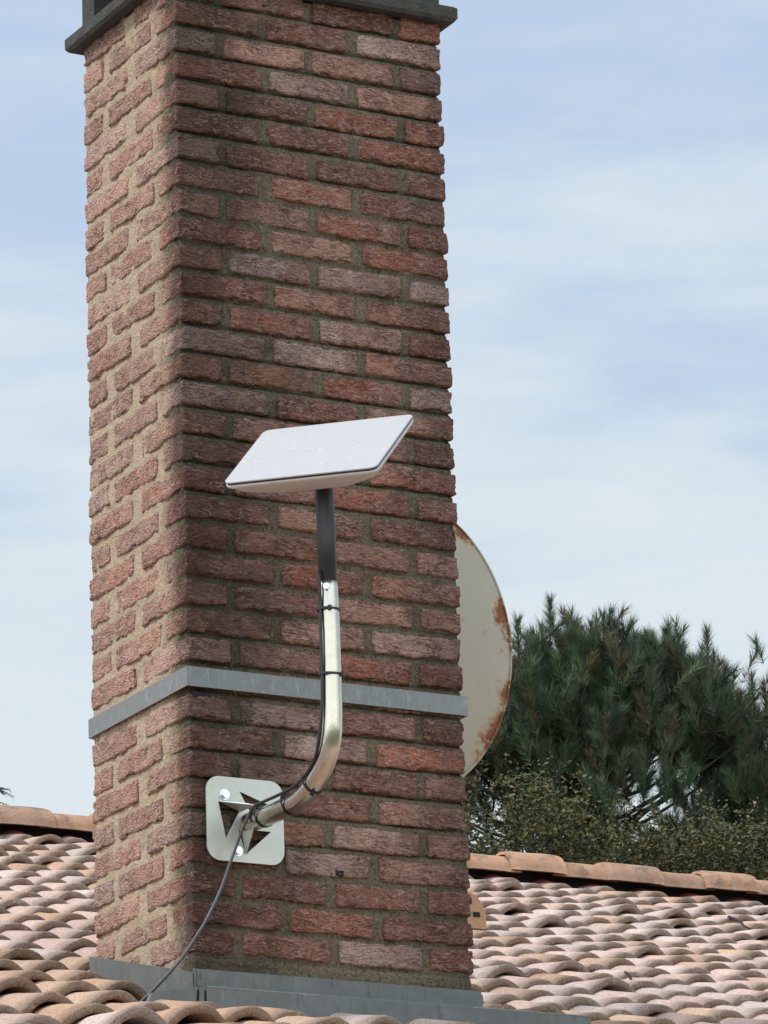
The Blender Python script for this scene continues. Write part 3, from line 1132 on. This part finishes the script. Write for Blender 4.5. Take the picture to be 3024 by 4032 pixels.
tw = tube('dead_twig', smooth_path([roofpt(4.17, 4.62, 0.030), roofpt(4.14, 4.50, 0.024), roofpt(4.07, 4.36, 0.018), roofpt(4.03, 4.21, 0.012)], 4),
          [0.0065] * 3 + [0.0038] * 10, M_twig, None, 8)
tag(tw, 'thin black stick lying on the roof tiles, upper right', 'stick')
tw = tube('dead_twig', smooth_path([roofpt(2.02, 1.67, 0.020), roofpt(1.99, 1.59, 0.012), roofpt(1.94, 1.50, -0.002)], 4),
          [0.0022] + [0.004] * 8, M_twig, None, 8)
tag(tw, 'short pointed dark twig on the roof tiles, lower and nearer the chimney', 'stick')

# ------------------------------------------------------------------ wall mount
XP, YP = 0.1208, -0.402
mount = empty('antenna_wall_mount', (XP, 0, -0.7145))
tag(mount, 'stainless bent pipe mount bolted by a square plate to the chimney bricks', 'antenna mount')
pc = Vector((XP + 0.0005, 0, -0.7150))


def rrect(half, r, n=8):
    pts = []
    for cx_, cz_, a0 in ((half - r, half - r, 0), (-(half - r), half - r, 90), (-(half - r), -(half - r), 180), (half - r, -(half - r), 270)):
        for q_ in range(n + 1):
            a_ = R(a0 + 90 * q_ / n)
            pts.append((cx_ + r * math.cos(a_), cz_ + r * math.sin(a_)))
    return pts


def plate_with_holes(name, outer, holes, y0, y1, matl, parent, c):
    cu = bpy.data.curves.new(name, 'CURVE')
    cu.dimensions = '2D'
    cu.fill_mode = 'BOTH'
    for pts in [outer] + holes:
        sp = cu.splines.new('POLY')
        sp.points.add(len(pts) - 1)
        for q_, (a_, b_) in enumerate(pts):
            sp.points[q_].co = (a_, b_, 0, 1)
        sp.use_cyclic_u = True
    cu.extrude = abs(y1 - y0) / 2
    cu.bevel_depth = 0.0004
    ob = bpy.data.objects.new(name, cu)
    link(ob)
    dg = bpy.context.evaluated_depsgraph_get()
    me = bpy.data.meshes.new_from_object(ob.evaluated_get(dg))
    bpy.data.objects.remove(ob)
    me.name = name
    me.transform(Matrix.Rotation(R(90), 4, 'X'))
    me.transform(Matrix.Translation((c.x, (y0 + y1) / 2, c.z)))
    me.materials.clear()
    me.materials.append(matl)
    o = bpy.data.objects.new(name, me)
    link(o)
    if parent:
        o.parent = parent
        o.matrix_parent_inverse = Matrix.Translation(-Vector(parent.location))
    return o


def rot2(p, a):
    c_, s_ = math.cos(a), math.sin(a)
    return (p[0] * c_ - p[1] * s_, p[0] * s_ + p[1] * c_)


tri0 = [(-0.0627, 0.0369), (-0.0100, 0.0255), (-0.0270, -0.0090), (-0.0466, -0.0427)]
holes = [[rot2(p, -R(120) * q_) for p in tri0] for q_ in range(3)]
plate = plate_with_holes('base_plate', rrect(0.0895, 0.030), holes, -0.0115, -0.0075, M_plate, mount, pc)
for (bx, bz) in [rot2((-0.0479, 0.0508), -R(120) * q_) for q_ in range(3)]:
    bm = bmesh.new()
    hexp = [(pc.x + bx + 0.0088 * math.cos(R(60 * q_ + 15)), -0.0128, pc.z + bz + 0.0088 * math.sin(R(60 * q_ + 15))) for q_ in range(6)]
    prism(bm, hexp, (0, -0.0075, 0))
    wsh = [(pc.x + bx + 0.0115 * math.cos(R(20 * q_)), -0.0117, pc.z + bz + 0.0115 * math.sin(R(20 * q_))) for q_ in range(18)]
    prism(bm, wsh, (0, -0.0018, 0))
    bmobj('bolt', bm, M_bolt, mount, bevel=0.0010)
# gusset fins folded out of the plate up to the pipe
for q_ in range(3):
    bm = bmesh.new()
    a_ = -R(120) * q_
    p1 = rot2((-0.0627, 0.0375), a_)
    p2 = rot2((-0.010, 0.0190), a_)
    d_ = (p2[1] - p1[1], -(p2[0] - p1[0]))
    ln = math.hypot(*d_)
    d_ = (d_[0] / ln * 0.0022, d_[1] / ln * 0.0022)
    prism(bm, [(pc.x + p1[0], -0.0118, pc.z + p1[1]), (pc.x + p2[0], -0.0118, pc.z + p2[1]), (pc.x + p2[0], -0.072, pc.z + p2[1]), (pc.x + p2[0] + (p1[0] - p2[0]) * 0.18, -0.066, pc.z + p2[1] + (p1[1] - p2[1]) * 0.18)], (d_[0], 0, d_[1]))
    bmobj('gusset', bm, M_plate, mount)
pp = [(XP, -0.028, -0.7235), (XP, -0.12, -0.7275), (XP, -0.205, -0.7285), (XP, -0.262, -0.7250), (XP, -0.318, -0.7085), (XP, -0.357, -0.6860), (XP, -0.386, -0.6560), (XP, -0.400, -0.6230), (XP, -0.4045, -0.585), (XP, -0.4055, -0.54), (XP, -0.405, -0.40), (XP, -0.4010, -0.3060)]
path = smooth_path(pp, 8)
pipe = tube('bent_pipe', path, [0.0208] * len(path), M_pipe, mount, 40)
# locking screw at the top of the pipe
bm = bmesh.new()
sp_ = Vector((XP - 0.0122, YP - 0.0165, -0.3205))
hexp = [Vector((0.0065 * math.cos(R(60 * q_)), 0, 0.0065 * math.sin(R(60 * q_)))) for q_ in range(6)]
rz = Matrix.Rotation(R(-36), 3, 'Z')
prism(bm, [sp_ + rz @ h_ for h_ in hexp], rz @ Vector((0, -0.009, 0)))
bmobj('locking_screw', bm, M_bolt, mount, bevel=0.0008)

# ------------------------------------------------------------------ cable
cpts = [(0.100, -0.405, -0.285), (0.0965, -0.411, -0.300), (0.0955, -0.4135, -0.33), (0.0975, -0.4115, -0.36), (0.0955, -0.4130, -0.42), (0.0965, -0.412, -0.50), (0.0960, -0.4085, -0.57), (0.0945, -0.3965, -0.628),
        (0.0970, -0.373, -0.6665), (0.1000, -0.328, -0.6900), (0.1010, -0.2700, -0.7035), (0.1015, -0.200, -0.7055), (0.1030, -0.130, -0.7035), (0.1010, -0.093, -0.7050),
        (0.0985, -0.0760, -0.7170), (0.0900, -0.0600, -0.7450), (0.0800, -0.0485, -0.7800), (0.0650, -0.0455, -0.8200), (0.0450, -0.0445, -0.8722), (0.0120, -0.0455, -0.9360),
        (-0.0150, -0.0365, -0.9823), (-0.0450, -0.0200, -1.0300), (-0.0900, 0.0183, -1.0881), (-0.115, 0.04, -1.115)]
cable = tube('antenna_cable', smooth_path(cpts, 7), 0.0034, M_cable, None, 10)
tag(cable, 'thin grey cable running down the bent pipe and hanging to the roof tiles', 'cable')


def tie(center, axis, r, label, head_dir):
    """cable tie: flat band round pipe and cable, with a small square head and tail"""
    ax = Vector(axis).normalized()
    hd = Vector(head_dir)
    hd = (hd - ax * hd.dot(ax)).normalized()
    v = ax.cross(hd)
    c = Vector(center)
    n = 36
    V, F = [], []
    w_ = 0.0024
    for k_ in range(n):
        a = 2 * math.pi * k_ / n
        for (rr_, ww) in ((r, -w_), (r + 0.0016, -w_), (r + 0.0016, w_), (r, w_)):
            # band bulges over the cable, which sits on -X
            d = hd * math.cos(a) + v * math.sin(a)
            bulge = 0.0070 * max(0.0, d.dot(Vector(TIE_BULGE))) ** 6
            V.append(c + d * (rr_ + bulge) + ax * ww)
    for k_ in range(n):
        for q_ in range(4):
            F.append((k_ * 4 + q_, k_ * 4 + (q_ + 1) % 4, ((k_ + 1) % n) * 4 + (q_ + 1) % 4, ((k_ + 1) % n) * 4 + q_))
    o = npmesh('cable_tie', np.array([tuple(p) for p in V]), [np.array(F)], M_tie, None, smooth=False)
    bm = bmesh.new()
    bm.from_mesh(o.data)
    hs = 0.0042
    hc = c + hd * (r + 0.0035)
    vs = []
    for (a_, b_, d_) in ((-1, -1, -1), (1, -1, -1), (1, 1, -1), (-1, 1, -1), (-1, -1, 1), (1, -1, 1), (1, 1, 1), (-1, 1, 1)):
        vs.append(bm.verts.new(hc + hd * a_ * 0.0032 + v * b_ * hs + ax * d_ * hs))
    for f in ((0, 3, 2, 1), (4, 5, 6, 7), (0, 1, 5, 4), (1, 2, 6, 5), (2, 3, 7, 6), (3, 0, 4, 7)):
        bm.faces.new([vs[q_] for q_ in f])
    bm.to_mesh(o.data)
    bm.free()
    tag(o, label, 'cable tie', 'black cable ties round the bent pipe')
    return o


TIE_BULGE = (-0.95, -0.3, 0)
tie((XP, -0.4035, -0.3650), (0, 0.02, 1), 0.0212, 'black cable tie on the upright pipe just below the locking screw, topmost tie', (-0.45, -1, 0))
tie((XP, -0.4055, -0.5020), (0, 0, 1), 0.0212, 'black cable tie on the upright pipe level with the grey metal band', (0.75, -0.8, 0))
TIE_BULGE = (-0.75, 0.1, 0.65)
tie((XP, -0.3180, -0.7085), (0, -0.93, 0.37), 0.0214, 'black cable tie at the lower end of the curved bend of the pipe', (-0.35, -0.3, -0.9))
tie((XP, -0.2200, -0.7285), (0, 1, 0.02), 0.0214, 'black cable tie round the horizontal pipe between bend and wall plate', (-0.75, 0, 0.65))
tie((XP, -0.1000, -0.7270), (0, 1, 0.03), 0.0214, 'black cable tie nearest the wall plate where the cable drops away', (-0.65, 0, 0.75))

# ------------------------------------------------------------------ flat antenna
ant = empty('flat_panel_antenna', (0.1165, -0.3985, -0.1))
tag(ant, 'flat white rectangular satellite antenna, wet with drops, on a dark pole', 'antenna')
nrm = Vector((-0.455, -0.43, 0.78)).normalized()
ax_ = Vector((0.655, -0.755, -0.035))
ax_ = (ax_ - nrm * ax_.dot(nrm)).normalized()
ay_ = nrm.cross(ax_)
AC = Vector((0.109, -0.404, -0.022))
PWid, PHei = 0.334, 0.285
AM = Matrix((ax_, ay_, nrm)).transposed().to_4x4()
AM.translation = AC


def loft(name, sections, matl, parent, cap0=True, cap1=True, smooth=False):
    """sections: list of (halfw, halfh, r, z, ox, oy) rounded rectangles in antenna space"""
    bm = bmesh.new()
    rings_ = []
    for (hw, hh, r, z, ox, oy) in sections:
        ringv = []
        for cx_, cy_, a0 in ((hw - r, hh - r, 0), (-(hw - r), hh - r, 90), (-(hw - r), -(hh - r), 180), (hw - r, -(hh - r), 270)):
            for q_ in range(9):
                a_ = R(a0 + 90 * q_ / 8)
                ringv.append(bm.verts.new(AM @ Vector((ox + cx_ + r * math.cos(a_), oy + cy_ + r * math.sin(a_), z))))
        rings_.append(ringv)
    for ra, rb in zip(rings_[:-1], rings_[1:]):
        for k_ in range(len(ra)):
            bm.faces.new((ra[k_], ra[(k_ + 1) % len(ra)], rb[(k_ + 1) % len(ra)], rb[k_]))
    if cap0:
        bm.faces.new(rings_[0])
    if cap1:
        bm.faces.new(rings_[-1])
    return bmobj(name, bm, matl, parent, smooth=smooth)


hw, hh = PWid / 2, PHei / 2
o = loft('front_panel', [(hw - 0.0015, hh - 0.0015, 0.016, -0.001, 0, 0), (hw, hh, 0.0165, 0.0004, 0, 0), (hw - 0.0008, hh - 0.0008, 0.016, 0.0024, 0, 0), (hw - 0.003, hh - 0.003, 0.015, 0.0030, 0, 0)], M_white, ant)
# object-space drops on the panel: keep the panel's own axes for the texture
me = o.data
me.transform(AM.inverted())
o.matrix_parent_inverse = Matrix.Identity(4)
o.matrix_local = Matrix.Translation(-Vector(ant.location)) @ AM
loft('gasket', [(hw - 0.0025, hh - 0.0025, 0.016, -0.0050, 0, 0), (hw - 0.0012, hh - 0.0012, 0.016, -0.0011, 0, 0)], M_gasket, ant)
sh = [(hw - 0.001, hh - 0.001, 0.018, -0.0052, 0, 0), (hw, hh, 0.018, -0.0072, 0, 0), (hw - 0.001, hh - 0.001, 0.018, -0.0115, 0, 0)]
for t in (0.15, 0.3, 0.45, 0.6, 0.75, 0.88, 1.0):
    f = math.cos(t * math.pi / 2 * 0.80)
    zz = -0.0115 - 0.046 * t ** 1.2
    sh.append((max(0.045, (hw - 0.004) * (0.36 + 0.64 * f)), max(0.04, (hh - 0.004) * (0.36 + 0.64 * f)), 0.022 + 0.012 * t, zz, 0, 0))
sh.append((0.06, 0.05, 0.03, -0.0590, 0, 0))
loft('rear_shell', sh, M_shell, ant, smooth=True)
tube('mast', [(XP, -0.4015, -0.335), (XP, -0.4015, -0.2), (XP - 0.001, -0.4000, -0.105), (XP - 0.002, -0.3985, -0.062)], [0.0190] * 4, M_mast, ant, 40)

# ------------------------------------------------------------------ rusty dish behind the chimney
dish = empty('satellite_dish', (0.99, 0.86, -0.034))
tag(dish, 'large cream satellite dish with a rusted rim, half hidden behind the chimney', 'satellite dish')
DW, DH = 0.298, 0.372
dn = Vector((-0.08, -1, 0.02)).normalized()       # towards the camera side: the convex back
dux = Vector((1, 0, 0)); dux = (dux - dn * dux.dot(dn)).normalized()
duz = dux.cross(dn)
if duz.z < 0:
    duz = -duz
roll = R(-4)
dux, duz = dux * math.cos(roll) + duz * math.sin(roll), duz * math.cos(roll) - dux * math.sin(roll)
V, F, A_ = [], [], []
nr_, na_ = 22, 96
c0 = Vector((0.9800, 0.86, -0.0180))
for sh_ in (0, 1):
    for q_ in range(nr_ + 1):
        t = q_ / nr_
        for a_ in range(na_):
            an = 2 * math.pi * a_ / na_
            rx = t
            if t == 1:
                rx = 1 + 0.003 * math.sin(an * 9) * math.sin(an * 4 + 1)
            depth = 0.060 * (1 - t * t) - (0.0022 if sh_ else 0)
            p = c0 + dux * (DW * rx * math.cos(an)) + duz * (DH * rx * math.sin(an)) + dn * depth
            V.append(tuple(p))
            A_.append(t)
for sh_ in (0, 1):
    b0 = sh_ * (nr_ + 1) * na_
    for q_ in range(nr_):
        for a_ in range(na_):
            F.append((b0 + q_ * na_ + a_, b0 + q_ * na_ + (a_ + 1) % na_, b0 + (q_ + 1) * na_ + (a_ + 1) % na_, b0 + (q_ + 1) * na_ + a_))
S_ = (nr_ + 1) * na_
for a_ in range(na_):
    F.append((nr_ * na_ + a_, nr_ * na_ + (a_ + 1) % na_, S_ + nr_ * na_ + (a_ + 1) % na_, S_ + nr_ * na_ + a_))
npmesh('reflector', np.array(V), [np.array(F)], M_dish, dish, extra=A_)
# rolled rim
rimp = [c0 + dux * (DW * math.cos(2 * math.pi * k_ / 96)) + duz * (DH * math.sin(2 * math.pi * k_ / 96)) for k_ in range(97)]
Vt, Ft, Tt = tube_np(rimp, 0.0032, 8, False)
npmesh('rim', np.array(Vt), [np.array(Ft)], M_dish, dish, extra=[1.0] * len(Vt))
tube('wall_arm', [(0.64, 0.484, -0.1), (0.82, 0.62, -0.1), (0.95, 0.74, -0.1), (0.97, 0.81, -0.08)], 0.018, M_galv, dish, 12)
tube('feed_arm', [tuple(c0 + Vector((0, 0.03, -0.34))), tuple(c0 + Vector((0.02, 0.28, -0.30))), tuple(c0 + Vector((0.02, 0.42, -0.16)))], 0.012, M_galv, dish, 10)
tube('receiver', [tuple(c0 + Vector((0.02, 0.46, -0.15))), tuple(c0 + Vector((0.015, 0.38, -0.09)))], 0.03, M_shell, dish, 16)


# ------------------------------------------------------------------ trees
FH = Vector((FW.x, FW.y, 0)).normalized()
RH = Vector((FH.y, -FH.x, 0))


def needles(shoots, name, parent, cols, nn=135, nl=0.120, nw=0.0062):
    """shoots: list of (base, tip). Needles spread forward round each shoot."""
    B = np.array([tuple(s[0]) for s in shoots])
    T = np.array([tuple(s[1]) for s in shoots])
    ns = len(B)
    D_ = T - B
    Ln = np.linalg.norm(D_, axis=1, keepdims=True)
    D_ = D_ / Ln
    ref = np.where(np.abs(D_[:, 2:3]) < 0.9, np.array([[0, 0, 1.0]]), np.array([[1.0, 0, 0]]))
    U = np.cross(D_, ref); U /= np.linalg.norm(U, axis=1, keepdims=True)
    W_ = np.cross(D_, U)
    t = RNG.rand(ns, nn) ** 0.75
    a = RNG.rand(ns, nn) * 2 * math.pi
    ang = np.radians(RNG.uniform(28, 66, (ns, nn)) * (1.15 - 0.55 * t))
    l = nl * RNG.uniform(0.75, 1.15, (ns, nn))
    rad_ = (U[:, None] * np.cos(a)[..., None] + W_[:, None] * np.sin(a)[..., None])
    dr = D_[:, None] * np.cos(ang)[..., None] + rad_ * np.sin(ang)[..., None]
    dr[..., 2] += 0.10
    st = B[:, None] + D_[:, None] * (t * Ln)[..., None]
    en = st + dr * l[..., None]
    sd_ = np.cross(dr, RNG.normal(size=(ns, nn, 3)))
    sd_ /= np.linalg.norm(sd_, axis=2, keepdims=True)
    v0 = st - sd_ * nw * 0.5
    v1 = st + sd_ * nw * 0.5
    V = np.stack([v0, v1, en], 2).reshape(-1, 3)
    F = np.arange(len(V)).reshape(-1, 3)
    cl = np.array(cols)[RNG.randint(len(cols), size=ns)] * (1 + 0.45 * vnoise(B * 2.2 + 3.0)[:, None]) * 1.12
    cl = cl[:, None, :] * RNG.uniform(0.75, 1.35, (ns, nn, 1))
    C_ = np.repeat(cl.reshape(-1, 3), 3, axis=0)
    return npmesh(name, V, [F], M_needle, parent, tint=C_, smooth=False)


def sticks(name, segs, matl, parent, n=6):
    V, F = [], []
    for (P, r) in segs:
        v, f, t = tube_np(P, r, n, False)
        b0 = len(V)
        V += v
        F += [tuple(i_ + b0 for i_ in q_) for q_ in f]
    return npmesh(name, np.array(V), [np.array(F)], matl, parent)


PINE = [(0.050, 0.078, 0.042), (0.062, 0.092, 0.048), (0.040, 0.064, 0.038), (0.085, 0.112, 0.056), (0.055, 0.080, 0.038), (0.095, 0.085, 0.045)]


def pine(base, top_z, half_w, label, leaders, seed, low_z, nshoot):
    rs = np.random.RandomState(seed)
    root = empty('pine_tree', tuple(base))
    tag(root, label, 'tree', 'pines beyond the ridge')
    shoots = []
    segs = []
    tr = [Vector(base), Vector(base) + Vector((0.2, 0, 5)), Vector(base) + Vector((0.1, 0.1, 9.4)), Vector((base[0], base[1], low_z + 2.2))]
    tp = smooth_path(tr, 5)
    tb = tube('trunk', tp, [0.20 - 0.15 * k_ / len(tp) for k_ in range(len(tp))], M_bark, root, 12)
    limb_base = Vector((base[0], base[1], low_z - 0.6))
    axis = Vector((base[0], base[1], 0))
    ctr = Vector((base[0], base[1], 0))

    def topof(x, y):
        # rounded crown, height as a function of horizontal distance
        d = math.hypot(x, y * 0.9) / half_w
        return top_z - 0.15 - 2.3 * d ** 2.2 * 0.9
    clumps = []
    tries = 0
    while len(clumps) < nshoot // 11 and tries < 20000:
        tries += 1
        x, y = rs.uniform(-half_w, half_w), rs.uniform(-half_w * 0.30, half_w * 0.30)
        tz = topof(x, y)
        if math.hypot(x, y) > half_w:
            continue
        z = tz - abs(rs.normal(0, 0.7)) if rs.rand() < 0.5 else rs.uniform(low_z, tz)
        if z < low_z:
            continue
        p = ctr + RH * x + FH * y
        g_ = vnoise(np.array([[x * 1.7 + seed, y * 0.35, z * 2.1]]))[0]
        if z < tz - 0.55 and g_ < -0.10:
            continue
        if z < tz - 1.15 and g_ < 0.05:
            continue
        clumps.append(Vector((p.x, p.y, z)))
    for c_ in clumps:
        out = (c_ - limb_base)
        outn = out.normalized()
        hd = math.hypot(c_.x - axis.x, c_.y - axis.y)
        st_ = Vector((axis.x, axis.y, c_.z - 0.25 - hd * rs.uniform(0.25, 0.5)))
        mid = st_ + (c_ - st_) * 0.55 + Vector((rs.uniform(-.15, .15), rs.uniform(-.15, .15), rs.uniform(-0.16, 0.0)))
        if rs.rand() < 0.55:
            segs.append((smooth_path([st_, mid, c_], 4), [0.026, 0.023, 0.021, 0.018, 0.016, 0.013, 0.011, 0.009, 0.006]))
        for k_ in range(11):
            d = (outn * 0.30 + Vector((rs.normal(0, .42), rs.normal(0, .42), rs.normal(0.70, .30)))).normalized()
            b_ = c_ + Vector((rs.normal(0, .16), rs.normal(0, .16), rs.normal(0, .13)))
            l_ = rs.uniform(0.22, 0.38)
            shoots.append((b_, b_ + d * l_))
            if rs.rand() < 0.5:
                segs.append(([c_ - outn * 0.1, b_, b_ + d * l_ * 0.9], [0.008, 0.006, 0.004]))
    leaders = list(leaders)
    for k_ in range(46):
        x, y = rs.uniform(-half_w, half_w) * 0.95, rs.uniform(-half_w * 0.5, half_w * 0.5)
        if math.hypot(x, y) < half_w:
            leaders.append((x, topof(x, y) + rs.uniform(-0.25, 0.22), y))
    for (lx, lz, dep) in leaders:
        b_ = ctr + RH * lx + FH * dep
        b_.z = lz - 0.42
        tip = Vector((b_.x + rs.uniform(-.02, .02), b_.y, lz - 0.09))
        shoots.append((b_, tip))
        shoots.append((b_ - Vector((0, 0, 0.1)), tip))
        segs.append(([b_ - Vector((0.05, 0, 0.25)), b_, tip], [0.011, 0.009, 0.005]))
        for k_ in range(17):
            a_ = rs.uniform(0, 6.28)
            d = Vector((math.cos(a_) * 0.50, math.sin(a_) * 0.50, 1)).normalized()
            dz = rs.uniform(0.0, 0.85)
            q_ = b_ - Vector((-math.cos(a_) * dz * 0.16, -math.sin(a_) * dz * 0.16, dz))
            shoots.append((q_, q_ + d * rs.uniform(0.2, 0.34)))
    sticks('branches', segs, M_bark, tb)
    needles(shoots, 'crown', root, PINE)
    return root


# pine seen right of the chimney (its top at z ~ 9.3)
def at(px, py, Y):
    """point on the ray through photo pixel px,py at world depth Y (used only to read off real positions)"""
    d = RT * ((px - 1512) / 19375.65) - UP * ((py - 2016) / 19375.65) + FW
    C = Vector((-4.45304572, -8.87425198, -3.1087756))
    return C + d * ((Y - C.y) / d.y)


pb = at(2330, 3300, 28)
base = (pb.x, pb.y, -4.75)
lead = []
for (px, py) in ((2159, 2331), (2035, 2403), (2378, 2387), (2250, 2443), (2498, 2490), (2626, 2427), (2777, 2450), (2849, 2594), (2961, 2630), (2700, 2600), (2330, 2540), (2110, 2500), (2560, 2620), (3040, 2760), (2890, 2760)):
    p = at(px, py, 28 + random.uniform(-.6, .3))
    lead.append(((p - Vector((pb.x, pb.y, 0))).dot(RH), p.z, (p - Vector((pb.x, pb.y, 0))).dot(FH)))
pine(base, 8.72, 2.4, 'dark green pine with upright shoots behind the ridge, right of the chimney', lead, 3, 6.3, 2700)
pb2 = at(3250, 3400, 31)
pine((pb2.x, pb2.y, -4.75), 8.95, 1.9, 'pine at the right edge of the photo, crown lower than its neighbour', [], 5, 6.2, 1500)

OAK = [(0.072, 0.078, 0.026), (0.060, 0.070, 0.024), (0.098, 0.088, 0.032), (0.045, 0.058, 0.022), (0.125, 0.092, 0.038)]


def oak(cx_, cy_, cz_, rx, rz_, n, label, seed):
    rs = np.random.RandomState(seed)
    root = empty('oak_tree', (cx_, cy_, -4.75))
    tag(root, label, 'tree', 'leafy oaks beyond the ridge')
    tb = tube('trunk', smooth_path([(cx_, cy_, -4.75), (cx_ + 0.1, cy_, 0), (cx_, cy_, cz_ - 0.2)], 5), [0.16 - 0.011 * k_ for k_ in range(11)], M_bark, root, 10)
    segs = []
    P = rs.normal(size=(n * 3, 3))
    P /= np.linalg.norm(P, axis=1, keepdims=True)
    P *= (rs.rand(n * 3, 1) ** 0.45)
    P *= (1 + 0.45 * vnoise(P * 2.6 + seed)[:, None])
    P = P * np.array([rx, rx, rz_]) + np.array([cx_, cy_, cz_])
    keep = (vnoise(P * 3.1 + seed * 3) > -0.22) & (vnoise(P * 7.0 + seed) > -0.30)
    P = P[keep][:n]
    for k_ in range(60):
        e_ = P[rs.randint(len(P))]
        m_ = (e_ + np.array([cx_, cy_, cz_ - 0.4])) / 2 + rs.normal(0, .1, 3)
        segs.append((smooth_path([(cx_, cy_, cz_ - 0.8), tuple(m_), tuple(e_)], 4), [0.03, 0.027, 0.023, 0.02, 0.017, 0.013, 0.009, 0.006, 0.003]))
    sticks('branches', segs, M_bark, tb)
    # leaves gather along short sprigs
    nsp = max(1, len(P) // 26)
    S0_ = P[rs.randint(len(P), size=nsp)]
    sd0 = rs.normal(size=(nsp, 3)) * np.array([0.6, 0.6, 0.5]) + np.array([0, 0, 0.75])
    sd0 /= np.linalg.norm(sd0, axis=1, keepdims=True)
    sl0 = rs.uniform(0.12, 0.40, (nsp, 1))
    pick = rs.randint(nsp, size=len(P))
    tt_ = rs.rand(len(P), 1)
    P = S0_[pick] + sd0[pick] * sl0[pick] * tt_ + rs.normal(0, 0.022, (len(P), 3))
    shade = rs.uniform(0.65, 1.45, (nsp, 1))[pick]
    n = len(P)
    d = rs.normal(size=(n, 3)); d[:, 2] = np.abs(d[:, 2]) * 0.5; d /= np.linalg.norm(d, axis=1, keepdims=True)
    nr = rs.normal(size=(n, 3)); s_ = np.cross(d, nr); s_ /= np.linalg.norm(s_, axis=1, keepdims=True)
    up_ = np.cross(d, s_)
    ln = rs.uniform(0.020, 0.052, (n, 1))
    wd = ln * 0.28
    v = np.stack([P, P + d * ln * 0.45 + s_ * wd + up_ * ln * 0.08, P + d * ln, P + d * ln * 0.45 - s_ * wd + up_ * ln * 0.08], 1).reshape(-1, 3)
    F = np.arange(len(v)).reshape(-1, 4)
    cl = np.array(OAK)[rs.randint(len(OAK), size=n)] * rs.uniform(0.75, 1.3, (n, 1)) * shade
    cl = np.repeat(cl, 4, axis=0)
    npmesh('crown', v, [F], M_leaf, root, tint=cl, smooth=False)


q1 = at(2080, 3420, 22); oak(q1.x, q1.y, q1.z, 0.75, 0.58, 17000, 'olive green oak crown directly right of the chimney above the ridge', 21)
q2 = at(2450, 3480, 22.5); oak(q2.x, q2.y, q2.z - 0.12, 0.70, 0.46, 15000, 'olive oak crown in the middle of the ridge line, below the pine', 22)
q3 = at(2870, 3470, 22); oak(q3.x, q3.y, q3.z - 0.14, 0.85, 0.52, 20000, 'yellowish green oak crown above the right end of the ridge', 23)

# bare branch tips at the left edge
tl = at(-330, 3300, 26)
root = empty('bare_tree', (tl.x, tl.y, -4.75))
tag(root, 'leafless tree at the left edge, only its fine twig tips in view', 'tree')
tb = tube('trunk', smooth_path([(tl.x, tl.y, -4.75), (tl.x + 0.1, tl.y, 1), (tl.x, tl.y, tl.z)], 5), [0.16 - 0.012 * k_ for k_ in range(11)], M_bark, root, 10)
segs = []
for (px, py, ex, ey) in ((-40, 3095, 58, 3138), (-60, 3150, 36, 3170), (-20, 3100, 22, 3128), (-10, 3108, 44, 3112), (-30, 3165, 30, 3182)):
    a_, b_ = at(px, py, 26), at(ex, ey, 26)
    segs.append((smooth_path([tl, (tl + a_) / 2 + Vector((0, 0, 0.06)), a_, (a_ + b_) / 2 + Vector((0, 0, 0.006)), b_], 4), [0.014 - 0.0008 * k_ for k_ in range(17)]))
    d = (b_ - a_)
    for k_ in range(7):
        s_ = a_ + d * (0.2 + 0.11 * k_)
        segs.append(([s_, s_ + d.normalized() * 0.022 + Vector((0, 0, random.choice((-1, 1)) * 0.018))], [0.0030, 0.0012]))
sticks('branches', segs, M_bark, tb)
